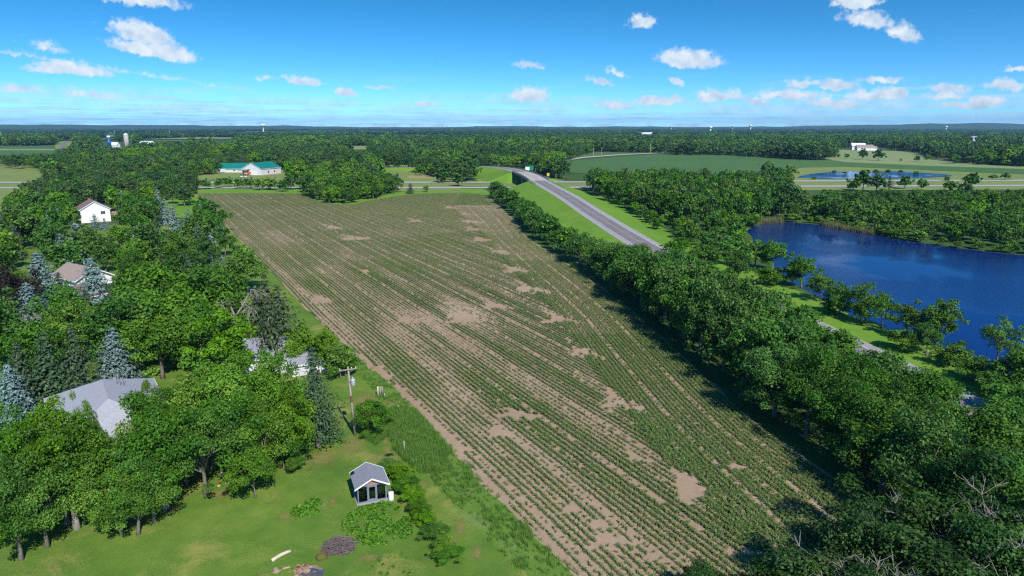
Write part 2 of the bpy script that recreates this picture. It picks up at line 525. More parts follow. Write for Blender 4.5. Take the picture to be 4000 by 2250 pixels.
# ------------------------------------------------------------------ mesh helpers
class MB:
    def __init__(self):
        self.v = []
        self.f = []
        self.mi = []

    def add(self, verts, faces, mi=0):
        o = len(self.v)
        self.v += [tuple(p) for p in verts]
        self.f += [tuple(i + o for i in f) for f in faces]
        self.mi += [mi] * len(faces)
        return self

    def box(self, x0, x1, y0, y1, z0, z1, mi=0):
        v = [(x0, y0, z0), (x1, y0, z0), (x1, y1, z0), (x0, y1, z0), (x0, y0, z1), (x1, y0, z1), (x1, y1, z1), (x0, y1, z1)]
        return self.add(v, [(3, 2, 1, 0), (4, 5, 6, 7), (0, 1, 5, 4), (1, 2, 6, 5), (2, 3, 7, 6), (3, 0, 4, 7)], mi)

    def hexa(self, b4, t4, mi=0):
        return self.add(list(b4) + list(t4), [(3, 2, 1, 0), (4, 5, 6, 7), (0, 1, 5, 4), (1, 2, 6, 5), (2, 3, 7, 6), (3, 0, 4, 7)], mi)

    def tube(self, pts, rad, n=6, mi=0, cap=True):
        pts = [Vector(p) for p in pts]
        rings = []
        ref = Vector((0.31, 0.52, 0.79))
        for i, p in enumerate(pts):
            t = (pts[min(i + 1, len(pts) - 1)] - pts[max(i - 1, 0)]).normalized()
            a = t.cross(ref)
            if a.length < 1e-3:
                a = t.cross(Vector((1, 0, 0)))
            a.normalize()
            b = t.cross(a)
            r = rad[i] if hasattr(rad, '__len__') else rad
            rings.append([p + (a * math.cos(2 * math.pi * k / n) + b * math.sin(2 * math.pi * k / n)) * r for k in range(n)])
        v = [q for rg in rings for q in rg]
        f = []
        for i in range(len(pts) - 1):
            for k in range(n):
                f.append((i * n + k, i * n + (k + 1) % n, (i + 1) * n + (k + 1) % n, (i + 1) * n + k))
        if cap:
            f.append(tuple(range(n - 1, -1, -1)))
            f.append(tuple((len(pts) - 1) * n + k for k in range(n)))
        return self.add(v, f, mi)

    def lathe(self, prof, n=16, c=(0, 0, 0), mi=0):
        v = []
        f = []
        for (r, z) in prof:
            for k in range(n):
                a = 2 * math.pi * k / n
                v.append((c[0] + r * math.cos(a), c[1] + r * math.sin(a), c[2] + z))
        for i in range(len(prof) - 1):
            for k in range(n):
                f.append((i * n + k, i * n + (k + 1) % n, (i + 1) * n + (k + 1) % n, (i + 1) * n + k))
        f.append(tuple(range(n - 1, -1, -1)))
        f.append(tuple((len(prof) - 1) * n + k for k in range(n)))
        return self.add(v, f, mi)

    def prism(self, poly, z0, z1, mi=0):
        n = len(poly)
        v = [(p[0], p[1], z0) for p in poly] + [(p[0], p[1], z1) for p in poly]
        f = [tuple(range(n - 1, -1, -1)), tuple(range(n, 2 * n))] + [(i, (i + 1) % n, n + (i + 1) % n, n + i) for i in range(n)]
        return self.add(v, f, mi)

    def mesh(self, name, mats, smooth=False):
        me = bpy.data.meshes.new(name)
        me.from_pydata(self.v, [], self.f)
        mats = mats if isinstance(mats, (list, tuple)) else [mats]
        for m in mats:
            me.materials.append(m)
        if len(mats) > 1:
            me.polygons.foreach_set('material_index', self.mi)
        if smooth:
            me.polygons.foreach_set('use_smooth', [True] * len(me.polygons))
        me.update()
        return me

    def build(self, name, mat, parent=None, smooth=False, loc=None):
        mats = [M[k] for k in mat] if isinstance(mat, (list, tuple)) else M[mat]
        return link(name, self.mesh(name, mats, smooth), parent, loc)


def link(name, me, parent=None, loc=None):
    o = bpy.data.objects.new(name, me)
    COL.objects.link(o)
    if parent is not None:
        o.parent = parent
    if loc is not None:
        o.location = loc
    return o


def tag(o, label, cat, group=None, kind=None):
    o['label'] = label
    o['category'] = cat
    if group:
        o['group'] = group
    if kind:
        o['kind'] = kind
    return o


def structure(o, label=None):
    o['kind'] = 'structure'
    if label:
        o['label'] = label
    return o


def thing(name, label, cat, loc=(0, 0, 0), rz=0.0, scale=(1, 1, 1), group=None):
    o = bpy.data.objects.new(name, None)
    COL.objects.link(o)
    o.location = loc
    o.rotation_euler = (0, 0, rz)
    o.scale = scale
    o.empty_display_size = 0.5
    return tag(o, label, cat, group)


def quads(name, V, mats, lv=None, mi=None):
    """V: (N,4,3) array of quads -> mesh, lv: a random value per face for the leaf colour"""
    n = len(V)
    me = bpy.data.meshes.new(name)
    me.vertices.add(4 * n)
    me.vertices.foreach_set('co', np.ascontiguousarray(V, dtype=np.float32).ravel())
    me.loops.add(4 * n)
    me.loops.foreach_set('vertex_index', np.arange(4 * n, dtype=np.int32))
    me.polygons.add(n)
    me.polygons.foreach_set('loop_start', np.arange(0, 4 * n, 4, dtype=np.int32))
    for m in mats:
        me.materials.append(m)
    if mi is not None:
        me.polygons.foreach_set('material_index', np.asarray(mi, dtype=np.int32))
    me.update(calc_edges=True)
    if lv is not None:
        a = me.attributes.new('lv', 'FLOAT', 'FACE')
        a.data.foreach_set('value', np.asarray(lv, dtype=np.float32))
    return me


def tubes_to_quads(mb):
    V = np.array(mb.v)
    return np.array([[V[i] for i in (f if len(f) == 4 else (f[0], f[1], f[2], f[2]))] for f in mb.f if len(f) == 4])


def unit(v):
    return v / np.maximum(np.linalg.norm(v, axis=-1, keepdims=True), 1e-9)


def leaf_quads(pos, nrm, size, rng, asp=0.62):
    n = len(pos)
    ref = unit(rng.normal(size=(n, 3)))
    t = unit(np.cross(nrm, ref))
    b = np.cross(nrm, t)
    s = (size * rng.uniform(.6, 1.35, n))[:, None]
    w = s * asp * rng.uniform(.8, 1.2, n)[:, None]
    bend = nrm * s * rng.uniform(-.25, .1, n)[:, None]
    return np.stack([pos - t * s + bend, pos + b * w + t * s * .1, pos + t * s + bend, pos - b * w], axis=1)


def broad(seed, nl, leaf, base=.20, K=34, rmax=4.0, flat=.8, gaps=.0, squash=.8):
    """broad-leaved crown, 10 m tall unit tree, crown radius 4 m: leaf clumps on limbs"""
    rng = np.random.default_rng(seed)
    zc = (base + 1) / 2 * 10
    a = (1 - base) / 2 * 10
    cl = []
    tries = 0
    while len(cl) < K and tries < 4000:
        tries += 1
        u = unit(rng.normal(size=3))
        if u[2] < -.75:
            continue
        q = rng.random()
        k = rng.uniform(.15, .5) if q < .2 else (rng.uniform(.92, 1.16) if q > .86 else rng.uniform(.50, .92))
        cr = rng.uniform(.95, 1.6) if k < .92 else rng.uniform(.6, .95)
        cr *= (1.0 if u[2] > -.2 else .85)
        lim = (rmax - cr * .8)
        p = np.array([u[0] * lim * k * 1.15, u[1] * lim * k * 1.15, zc + u[2] * (a - cr * .7) * (k + .1)])
        # fuller shoulders below the middle
        hz = (p[2] - zc) / a
        p[:2] *= (1.12 - .28 * max(0, hz) ** 2)
        if all(np.linalg.norm(p - q[0]) > .42 * (cr + q[1]) for q in cl):
            cl.append((p, cr))
    P = np.array([c[0] for c in cl])
    C = np.array([c[1] for c in cl])
    wgt = C ** 2 / np.sum(C ** 2)
    idx = rng.choice(len(cl), nl, p=wgt)
    u = unit(rng.normal(size=(nl, 3)) + np.array([0, 0, .35]))
    rr = C[idx] * np.where(rng.random(nl) < .78, rng.uniform(.72, 1.08, nl), rng.uniform(.2, .8, nl))
    lump = 1 + .22 * np.sin(u[:, 0] * 5 + idx) * np.cos(u[:, 1] * 6 + idx * 1.7)
    pos = P[idx] + u * (rr * lump)[:, None] * np.array([1, 1, squash])
    nrm = unit(u * .7 + np.array([0, 0, .30]) + rng.normal(size=(nl, 3)) * .55)
    clv = rng.uniform(0, 1, len(cl))
    lv = np.clip(.55 * clv[idx] + .45 * rng.uniform(0, 1, nl), 0, 1)
    return leaf_quads(pos, nrm, np.full(nl, leaf), rng), lv, cl


def trunk_mb(seed, cl, base=.2, r0=.26, lean=0.0, limbs=8, n=7, thin=1.0):
    rng = random.Random(seed)
    mb = MB()
    top = 10 * min(.78, base + .42)
    pts = []
    for i in range(6):
        t = i / 5
        pts.append((lean * t * top + rng.uniform(-.12, .12) * t, rng.uniform(-.12, .12) * t, -.15 + t * top))
    mb.tube(pts, [r0 * (1.35 if i == 0 else 1 - .13 * i) for i in range(6)], n)
    order = sorted(cl, key=lambda c: -c[1])[:limbs]
    for p, cr in order:
        t = rng.uniform(.35, .95)
        k = t * 5
        i0 = int(k)
        a = Vector(pts[i0]).lerp(Vector(pts[min(5, i0 + 1)]), k - i0)
        e = Vector(p) - Vector((0, 0, .25 * cr))
        if e.z < a.z:
            a = Vector(pts[2])
        m1 = a.lerp(e, .4) + Vector((rng.uniform(-.2, .2), rng.uniform(-.2, .2), .25))
        m2 = a.lerp(e, .75) + Vector((rng.uniform(-.2, .2), rng.uniform(-.2, .2), .2))
        mb.tube([a, m1, m2, e], [r0 * .48 * thin, r0 * .34 * thin, r0 * .2 * thin, r0 * .08], 5)
    return mb


def spruce(seed, tiers, boughs, cards, leaf, base=.04, rmax=5.0, droop=.35, ragged=.25):
    rng = np.random.default_rng(seed)
    pos, nrm, siz, tan = [], [], [], []
    for ti in range(tiers):
        t = (ti + rng.uniform(-.3, .3)) / tiers
        t = min(max(t, 0), 1)
        z = 10 * (base + (1 - base) * t)
        L = rmax * (1 - t) ** .72 * rng.uniform(1 - ragged, 1.05) + .12
        nb = max(4, int(boughs * (1 - .55 * t)))
        ph = rng.uniform(0, 6.28)
        for b in range(nb):
            az = ph + 2 * math.pi * b / nb + rng.uniform(-.25, .25)
            l = L * rng.uniform(.72, 1.1)
            nc = max(3, int(cards * (1 - .5 * t)))
            for c in range(nc):
                s = (c + rng.uniform(.2, 1)) / nc
                off = rng.normal(0, .16) * l * (0.35 + s * .4)
                x = l * s
                zz = z - droop * l * s * (1 - .45 * s) + rng.uniform(-.05, .1)
                pos.append((math.cos(az) * x - math.sin(az) * off, math.sin(az) * x + math.cos(az) * off, zz))
                nv = np.array([math.cos(az) * .85, math.sin(az) * .85, .75]) + rng.normal(0, .4, 3)
                nrm.append(nv)
                siz.append(leaf * (.6 + .5 * (1 - s)) * (1 - .35 * t))
    pos = np.array(pos)
    nrm = unit(np.array(nrm))
    siz = np.array(siz)
    lv = np.clip(rng.uniform(0, 1, len(pos)), 0, 1)
    return leaf_quads(pos, nrm, siz, rng, .55), lv


def straight_trunk(h=9.4, r0=.2, n=7, twigs=0, seed=1):
    mb = MB()
    mb.tube([(0, 0, -.15), (.04, 0, h * .35), (-.03, .03, h * .7), (0, 0, h)], [r0 * 1.25, r0 * .85, r0 * .5, r0 * .1], n)
    return mb


def dead_mb(seed, depth=4, r0=.16, h=5.0, lean=.12, spread=.75, kids=3, weep=0.0):
    rng = random.Random(seed)
    mb = MB()

    def br(p, d, l, r, lev):
        n = 4
        pts = [p.copy()]
        dd = d.copy()
        for i in range(n):
            dd = (dd + Vector((rng.uniform(-.16, .16), rng.uniform(-.16, .16), rng.uniform(-.1, .14) - weep * (depth - lev) * .12))).normalized()
            pts.append(pts[-1] + dd * l / n)
        mb.tube(pts, [r * (1 - .14 * i) for i in range(n + 1)], 6 if lev == depth else 4, cap=False)
        if lev <= 0:
            return
        for k in range(kids + (1 if lev < depth else 0)):
            t = rng.uniform(.45, 1.0)
            q = pts[max(1, min(n, int(round(t * n))))]
            a = rng.uniform(0, 6.28)
            side = Vector((math.cos(a), math.sin(a), rng.uniform(-.1, .5)))
            nd = (dd * (1 - spread * .55) + side * spread).normalized()
            br(q, nd, l * rng.uniform(.5, .72), max(r * .5, .022), lev - 1)
    br(Vector((0, 0, -.1)), Vector((lean, 0, 1)).normalized(), h, r0, depth)
    return mb


# ------------------------------------------------------------------ tree library (unit trees 10 m tall, crown radius 4 m)
LIB = {}


def lib_broad(key, mat, barkm, n_var, counts, leafs, base, K=34, seed0=0, squash=.8, limbs=9, r0=.26, lean=(0, .05, -.04)):
    """for every LOD a list of (crown mesh, trunk mesh)"""
    out = []
    for lod in range(len(counts)):
        row = []
        for i in range(n_var):
            s = seed0 + i * 13
            V, lv, cl = broad(s, counts[lod], leafs[lod], base, K, squash=squash)
            cm = quads('crown', V, [M[mat]], lv)
            tm = trunk_mb(s + 5, cl, base, r0, lean[i % len(lean)], limbs if lod == 0 else 4, 8 if lod == 0 else 5).mesh('trunk', M[barkm], True)
            row.append((cm, tm))
        out.append(row)
    LIB[key] = out


CN = (14000, 5200, 1500, 420)
LS = (.118, .195, .37, .78)
lib_broad('mid', 'leaf_mid', 'bark', 4, CN, LS, .09, 27, 100)
lib_broad('bright', 'leaf_bright', 'bark', 3, CN, LS, .07, 27, 200)
lib_broad('dark', 'leaf_dark', 'bark', 3, CN, LS, .07, 27, 300)
lib_broad('row', 'leaf_row', 'bark', 4, CN, LS, .06, 30, 400)
lib_broad('yard', 'leaf_mid', 'bark_pale', 3, CN, LS, .17, 26, 500, squash=.62, r0=.33, lean=(-.06, .03, .0))
lib_broad('shade', 'leaf_blackish', 'bark_dead', 3, CN, LS, .05, 30, 900)  # dark-leaved species standing at the near end of the field
lib_broad('airy', 'leaf_mid', 'bark', 2, (5200, 2200, 800, 300), LS, .22, 20, 600)
lib_broad('maroon', 'leaf_maroon', 'bark', 1, CN, LS, .12, 34, 700)
lib_broad('bush', 'leaf_mid', 'bark', 3, (11000, 4200, 1200, 340), (.145, .24, .46, .95), .02, 26, 800, r0=.16)
lib_broad('bush_bright', 'leaf_bright', 'bark', 2, (11000, 4200, 1200, 340), (.145, .24, .46, .95), .02, 26, 850, r0=.16)


def lib_spruce(key, mat, par, barkm='bark', base=.04, n_var=2, seed0=0, droop=.35, ragged=.25):
    out = []
    for lod in range(4):
        row = []
        for i in range(n_var):
            ti, bo, ca, lf = par[lod]
            V, lv = spruce(seed0 + i, ti, bo, ca, lf, base, droop=droop, ragged=ragged)
            row.append((quads('crown', V, [M[mat]], lv), straight_trunk(9.3, .22 if base < .1 else .3).mesh('trunk', M[barkm], True)))
        out.append(row)
    LIB[key] = out


lib_spruce('blue', 'needle_blue', ((28, 17, 24, .26), (26, 16, 18, .36), (16, 11, 8, .55), (10, 8, 5, .95)), seed0=10)
lib_spruce('fir', 'needle_dark', ((26, 15, 20, .25), (22, 13, 14, .36), (16, 11, 8, .58), (10, 8, 5, 1.0)), 'bark_pale', base=.17, seed0=30, ragged=.4)
lib_spruce('pine', 'needle_pine', ((20, 13, 20, .28), (17, 11, 14, .40), (12, 9, 8, .62), (8, 7, 5, 1.0)), 'bark_pale', base=.20, seed0=50, droop=.1, ragged=.5)

PLACED = []          # (x, y, r) of every tree so far
TREES = []


def add_tree(kind, x, y, h, r, name, label, group=None, rz=None, lod=None, cat='tree', z=0.0, lean=None):
    d = math.hypot(x, y)
    if lod is None:
        lod = 0 if d < 92 else (1 if d < 190 else (2 if d < 420 else 3))
    i = random.randrange(len(LIB[kind][lod]))
    cm, tm = LIB[kind][lod][i]
    t = thing(name, label, cat, (x, y, z), random.uniform(0, 6.28) if rz is None else rz, (r / 4 * random.uniform(.88, 1.16), r / 4 * random.uniform(.88, 1.16), h / 10), group)
    if kind not in ('blue', 'fir'):
        t.rotation_euler = (random.uniform(-.06, .06), random.uniform(-.06, .06), t.rotation_euler.z)
    link('trunk', tm, t)
    link('crown', cm, t)
    PLACED.append((x, y, r))
    return t


def top_tree(px, py, h, wpx, kind, name, label, group=None, **kw):
    x, y = at(px, py, h)
    r = wpx * math.hypot(y, H - h) / F / 2
    if kind in ('blue', 'fir', 'pine'):
        r = min(r * 1.4, h * .5)
    else:
        r = min(r, h * (.75 if kind.startswith('bush') else .46))
    return add_tree(kind, x, y, h, r, name, label, group, **kw)


# ------------------------------------------------------------------ geometry-node scattering (for what nobody could count)
def scatter(name, P, scl, rot, pick, sources, label, cat):
    n = len(P)
    me = bpy.data.meshes.new(name)
    me.vertices.add(n)
    me.vertices.foreach_set('co', np.asarray(P, dtype=np.float32).ravel())
    for nm, typ, dat in (('scl', 'FLOAT_VECTOR', scl), ('rot', 'FLOAT_VECTOR', rot), ('pick', 'INT', pick)):
        a = me.attributes.new(nm, typ, 'POINT')
        if typ == 'INT':
            a.data.foreach_set('value', np.asarray(dat, dtype=np.int32))
        else:
            a.data.foreach_set('vector', np.asarray(dat, dtype=np.float32).ravel())
    me.update()
    src = bpy.data.collections.new(name + '_kinds')
    for i, sm in enumerate(sources):
        so = bpy.data.objects.new('%s_kind_%02d' % (name, i), sm)
        src.objects.link(so)
    o = link(name, me)
    tag(o, label, cat, kind='stuff')
    ng = bpy.data.node_groups.new(name + '_nodes', 'GeometryNodeTree')
    ng.interface.new_socket('Geometry', in_out='INPUT', socket_type='NodeSocketGeometry')
    ng.interface.new_socket('Geometry', in_out='OUTPUT', socket_type='NodeSocketGeometry')
    N = ng.nodes
    gi = N.new('NodeGroupInput')
    go = N.new('NodeGroupOutput')
    m2p = N.new('GeometryNodeMeshToPoints')
    ci = N.new('GeometryNodeCollectionInfo')
    ci.inputs['Collection'].default_value = src
    ci.inputs['Separate Children'].default_value = True
    ci.inputs['Reset Children'].default_value = True
    iop = N.new('GeometryNodeInstanceOnPoints')
    iop.inputs['Pick Instance'].default_value = True

    def attr(nm, typ):
        nd = N.new('GeometryNodeInputNamedAttribute')
        nd.data_type = typ
        nd.inputs['Name'].default_value = nm
        return nd.outputs['Attribute']
    L = ng.links
    L.new(gi.outputs[0], m2p.inputs[0])
    L.new(m2p.outputs[0], iop.inputs['Points'])
    L.new(ci.outputs[0], iop.inputs['Instance'])
    L.new(attr('pick', 'INT'), iop.inputs['Instance Index'])
    e2r = N.new('FunctionNodeEulerToRotation')
    L.new(attr('rot', 'FLOAT_VECTOR'), e2r.inputs[0])
    L.new(e2r.outputs[0], iop.inputs['Rotation'])
    L.new(attr('scl', 'FLOAT_VECTOR'), iop.inputs['Scale'])
    L.new(iop.outputs[0], go.inputs[0])
    md = o.modifiers.new('scatter', 'NODES')
    md.node_group = ng
    return o


def combined(key, i, lod=3):
    """crown + trunk of a library tree as ONE mesh, for the far woods"""
    cm, tm = LIB[key][lod][i]
    bm = bmesh.new()
    bm.from_mesh(cm)
    nf = len(bm.faces)
    bm.from_mesh(tm)
    bm.faces.ensure_lookup_table()
    for f in bm.faces[nf:]:
        f.material_index = 1
    me = bpy.data.meshes.new('tree')
    bm.to_mesh(me)
    bm.free()
    me.materials.append(cm.materials[0])
    me.materials.append(tm.materials[0])
    return me


# numpy value noise
def vnoise(x, y, seed=0):
    xi = np.floor(x).astype(int)
    yi = np.floor(y).astype(int)
    fx = x - xi
    fy = y - yi
    fx = fx * fx * (3 - 2 * fx)
    fy = fy * fy * (3 - 2 * fy)

    def hsh(a, b):
        h = (a * 374761393 + b * 668265263 + seed * 974711) & 0xffffffff
        h = ((h ^ (h >> 13)) * 1274126177) & 0xffffffff
        return ((h ^ (h >> 16)) & 0xffff) / 65535.0
    return (hsh(xi, yi) * (1 - fx) + hsh(xi + 1, yi) * fx) * (1 - fy) + (hsh(xi, yi + 1) * (1 - fx) + hsh(xi + 1, yi + 1) * fx) * fy


def fbm(x, y, seed=0):
    return .55 * vnoise(x, y, seed) + .3 * vnoise(x * 2.1, y * 2.1, seed + 1) + .15 * vnoise(x * 4.3, y * 4.3, seed + 2)


def in_one(x, y, poly):
    ins = False
    x1, y1 = poly[-1]
    for x0, y0 in poly:
        if (y0 > y) != (y1 > y) and x < (x1 - x0) * (y - y0) / (y1 - y0) + x0:
            ins = not ins
        x1, y1 = x0, y0
    return ins


def vn1(x, y, seed=0):
    xi, yi = math.floor(x), math.floor(y)
    fx, fy = x - xi, y - yi
    fx, fy = fx * fx * (3 - 2 * fx), fy * fy * (3 - 2 * fy)

    def hsh(a, b):
        h = (a * 374761393 + b * 668265263 + seed * 974711) & 0xffffffff
        h = ((h ^ (h >> 13)) * 1274126177) & 0xffffffff
        return ((h ^ (h >> 16)) & 0xffff) / 65535.0
    return (hsh(xi, yi) * (1 - fx) + hsh(xi + 1, yi) * fx) * (1 - fy) + (hsh(xi, yi + 1) * (1 - fx) + hsh(xi + 1, yi + 1) * fx) * fy


def fb1(x, y, seed=0):
    return .55 * vn1(x, y, seed) + .3 * vn1(x * 2.1, y * 2.1, seed + 1) + .15 * vn1(x * 4.3, y * 4.3, seed + 2)


def inpoly(px, py, poly):
    px = np.asarray(px, dtype=float)
    py = np.asarray(py, dtype=float)
    ins = np.zeros(px.shape, dtype=bool)
    n = len(poly)
    for i in range(n):
        x0, y0 = poly[i]
        x1, y1 = poly[(i + 1) % n]
        if y0 == y1:
            continue
        c = ((y0 > py) != (y1 > py)) & (px < (x1 - x0) * (py - y0) / (y1 - y0) + x0)
        ins ^= c
    return ins


# ------------------------------------------------------------------ the setting: ground, fields, roads, water
def sheet(name, pts, z, mat, label=None):
    me = bpy.data.meshes.new(name)
    bm = bmesh.new()
    vs = [bm.verts.new((p[0], p[1], z)) for p in pts]
    f = bm.faces.new(vs)
    f.normal_update()
    if f.normal.z < 0:
        f.normal_flip()
    bmesh.ops.triangulate(bm, faces=[f])
    bm.to_mesh(me)
    bm.free()
    me.materials.append(M[mat])
    return structure(link(name, me), label)


def wobble(pts, amp, step, seed=0):
    """resample a closed outline and give it an uneven edge"""
    rng = random.Random(seed)
    out = []
    n = len(pts)
    for i in range(n):
        a = Vector((*pts[i], 0))
        b = Vector((*pts[(i + 1) % n], 0))
        k = max(1, int((b - a).length / step))
        nn = (b - a).cross(Vector((0, 0, 1))).normalized() if (b - a).length > 1e-6 else Vector()
        for j in range(k):
            p = a.lerp(b, j / k) + nn * rng.uniform(-amp, amp)
            out.append((p.x, p.y))
    return out


def pxs(lst):
    return [at(a, b) for a, b in lst]


def make_ground():
    mb = MB()
    rings = [0, 60, 150, 400, 1000, 2500, 6000, 12500]
    n = 48
    v = [(0, 0, 0)]
    for r in rings[1:]:
        for k in range(n):
            a = 2 * math.pi * k / n
            v.append((r * math.cos(a), r * math.sin(a), 0))
    f = [(0, 1 + k, 1 + (k + 1) % n) for k in range(n)]
    for i in range(len(rings) - 2):
        o = 1 + i * n
        for k in range(n):
            f.append((o + k, o + n + k, o + n + (k + 1) % n, o + (k + 1) % n))
    mb.add(v, f)
    structure(mb.build('ground', 'ground'))


make_ground()

FIELD_L = pxs([(2250, 2250), (2080, 2090), (1870, 1870), (1700, 1690), (1520, 1500), (1400, 1400), (1200, 1210), (1000, 1000), (900, 900), (760, 757)])
FIELD_T = pxs([(1000, 755), (1180, 757), (1230, 783), (1300, 799), (1380, 800), (1440, 786), (1540, 768), (1650, 757), (1800, 753), (1900, 762)])
FIELD_R = pxs([(2010, 860), (2060, 930), (2200, 1020), (2360, 1130), (2500, 1240), (2700, 1420), (2850, 1560), (3000, 1690), (3200, 1830), (3390, 1960)])
FIELD_B = [(36.8, 56.0), (34.0, 52.0), (28.0, 49.0), (20.0, 46.5), (8.0, 45.5)]
FIELD = FIELD_L + FIELD_T + FIELD_R + FIELD_B
LX = np.array([p[0] for p in FIELD_L])
LY = np.array([p[1] for p in FIELD_L])
EDG = [(37.0, 52.0)] + FIELD_R[::-1] + [FIELD_T[-1]]
EX = np.array([p[0] for p in EDG])
EY = np.array([p[1] for p in EDG])
BND = pxs([(1760, 810), (1860, 900), (2000, 1060), (2080, 1140), (2180, 1245), (2270, 1380), (2420, 1590), (2580, 1790), (2700, 1930)]) + [(20.8, 56.0)]
BX = np.array([p[0] for p in BND[::-1]])
BY = np.array([p[1] for p in BND[::-1]])


def left_edge(y):
    return np.interp(y, LY, LX)


sheet('lawn', [(-150, 18), (12, 18), (FIELD_L[0][0] + 1.5, 46)] + FIELD_L[:9] + [(-118, 262), (-230, 262)], .010, 'lawn')
sheet('corn_field', wobble(FIELD, .35, 2.5, 3), .020, 'soil')
# rough strip between lawn and corn
strip = [(LX[i] + .3, LY[i]) for i in range(6)]
strip_in = [(LX[i] - w, LY[i] - 1.0) for i, w in zip(range(6), (3.6, 4.0, 4.6, 3.8, 2.6, 1.6))]
STRIP = [(FIELD_L[0][0] + 1.8, 44.5)] + strip + strip_in[::-1] + [(FIELD_L[0][0] - 2.2, 44.0)]
sheet('rough_grass_strip', wobble(STRIP, .35, 1.6, 5), .014, 'rough')
TALL = pxs([(1400, 1690), (1470, 1640), (1540, 1590), (1620, 1600), (1700, 1690), (1760, 1760), (1720, 1850), (1640, 1850), (1580, 1800), (1540, 1760), (1520, 1700), (1470, 1740), (1430, 1720)])
# the mown path that curls past the round bush
PATH = pxs([(1555, 1560), (1600, 1590), (1570, 1640), (1545, 1690), (1500, 1730), (1520, 1765), (1575, 1780), (1540, 1805), (1440, 1800), (1470, 1740), (1510, 1680), (1535, 1620)])



def worn_patch(px, py, wpx, hpx, z, name='worn_turf', rz=0.0):
    """soft-edged patch of dry turf, an uneven disc on the lawn"""
    x, y = at(px, py)
    rx = wpx * math.hypot(y, H) / F
    ry = abs(at(px, py - hpx)[1] - y)
    rings, n = 5, 20
    v, fa = [(x, y, z)], [1.0]
    for i in range(1, rings + 1):
        for k in range(n):
            a = 2 * math.pi * k / n
            v.append((x + rx * i / rings * math.cos(a + rz), y + ry * i / rings * math.sin(a + rz), z))
            fa.append(1.0 - i / rings)
    f = [(0, 1 + k, 1 + (k + 1) % n) for k in range(n)]
    for i in range(rings - 1):
        o = 1 + i * n
        f += [(o + k, o + n + k, o + n + (k + 1) % n, o + (k + 1) % n) for k in range(n)]
    me = MB().add(v, f).mesh(name, M['worn'])
    a = me.attributes.new('fade', 'FLOAT', 'POINT')
    a.data.foreach_set('value', fa)
    return structure(link(name, me))


WORN = [(1260, 1790, 110, 60), (1120, 2015, 60, 34), (475, 2068, 36, 16), (665, 1988, 52, 24), (1530, 1575, 70, 46), (215, 2212, 34, 18), (1420, 1640, 90, 50), (1380, 1740, 80, 60), (1000, 1850, 60, 40), (1300, 1960, 26, 40), (1420, 1560, 90, 50), (1750, 2120, 60, 60),
        (1560, 1600, 26, 22), (1585, 1625, 24, 24), (1560, 1660, 24, 24), (1535, 1695, 24, 22), (1505, 1725, 30, 22), (1520, 1760, 40, 24), (1480, 1790, 60, 26), (1540, 1790, 50, 22), (1650, 1900, 40, 40), (1800, 2060, 36, 60), (1860, 2160, 36, 60), (1090, 1770, 60, 40), (860, 1930, 90, 40), (1440, 2180, 80, 30)]
for k, q in enumerate(WORN):
    worn_patch(*q, .0125 + .0006 * k)

# hills on the horizon
def make_hills():
    rng = random.Random(4)
    mb = MB()
    n = 150
    v = []
    for ring, (rad, k) in enumerate(((8600, 0.0), (9400, .62), (10300, 1.0), (11600, .0))):
        for i in range(n + 1):
            a = R(20 + 140 * i / n)
            az = 90 - math.degrees(a)
            h = 20 + 16 * math.sin(az * .21 + 1.0) + 12 * math.sin(az * .53 + 2.2) + 6 * math.sin(az * 1.7) + 4 * math.sin(az * 3.9 + 1)
            h = h * .55 + 26 * math.exp(-((az + 18.2) / 3.2) ** 2) + 34 * math.exp(-((az - 31) / 8) ** 2) + 26 * math.exp(-((az + 33) / 7) ** 2) + 18 * math.exp(-((az - 17.5) / 2.4) ** 2)
            v.append((rad * math.cos(a), rad * math.sin(a), k * (max(h, 8) + 24 + rng.uniform(-2.2, 2.2)) - (1 - k) * .5))
    f = []
    for r in range(3):
        for i in range(n):
            f.append((r * (n + 1) + i, (r + 1) * (n + 1) + i, (r + 1) * (n + 1) + i + 1, r * (n + 1) + i + 1))
    mb.add(v, f)
    structure(mb.build('hills', 'ground', smooth=False))


make_hills()

# far fields
sheet('pasture', pxs([(3215, 620), (3230, 596), (3260, 585), (3420, 588), (3560, 592), (3640, 606), (3720, 625), (3860, 640), (4300, 660), (4300, 672), (3600, 648), (3300, 634)]), .30, 'pasture')
sheet('crop_field', pxs([(2040, 660), (2190, 632), (2330, 620), (2600, 600), (2700, 605), (3000, 609), (3140, 614), (3300, 624), (3600, 638), (3900, 652), (4300, 668), (4300, 694), (3900, 678), (3600, 664), (3300, 652), (3130, 655), (3000, 680), (2300, 680)]), .22, 'crop')
sheet('crop_field', pxs([(2100, 628), (2320, 596), (2400, 590), (2600, 594), (2590, 597), (2330, 613), (2190, 624)]), .36, 'crop')
sheet('gravel_lane', pxs([(2150, 633), (2280, 614), (2440, 603), (2595, 597), (2595, 599), (2440, 606), (2280, 618), (2170, 637)]), .50, 'gravel')
sheet('meadow', pxs([(3000, 690), (3130, 655), (3300, 652), (3600, 664), (3900, 678), (4300, 694), (4300, 740), (2950, 745)]), .12, 'meadow')
sheet('meadow', pxs([(1460, 655), (1530, 645), (1640, 643), (1660, 655), (1800, 660), (1800, 745), (1570, 748), (1490, 705)]), .12, 'meadow')
sheet('mown_hay', pxs([(1590, 690), (1640, 678), (1730, 676), (1770, 684), (1770, 698), (1600, 699)]), .20, 'hay')
sheet('mown_hay', pxs([(1500, 655), (1600, 650), (1640, 651), (1640, 657), (1510, 660)]), .20, 'hay')
sheet('meadow', pxs([(-400, 640), (100, 640), (200, 664), (200, 690), (60, 725), (10, 860), (-400, 860)]), .12, 'meadow')
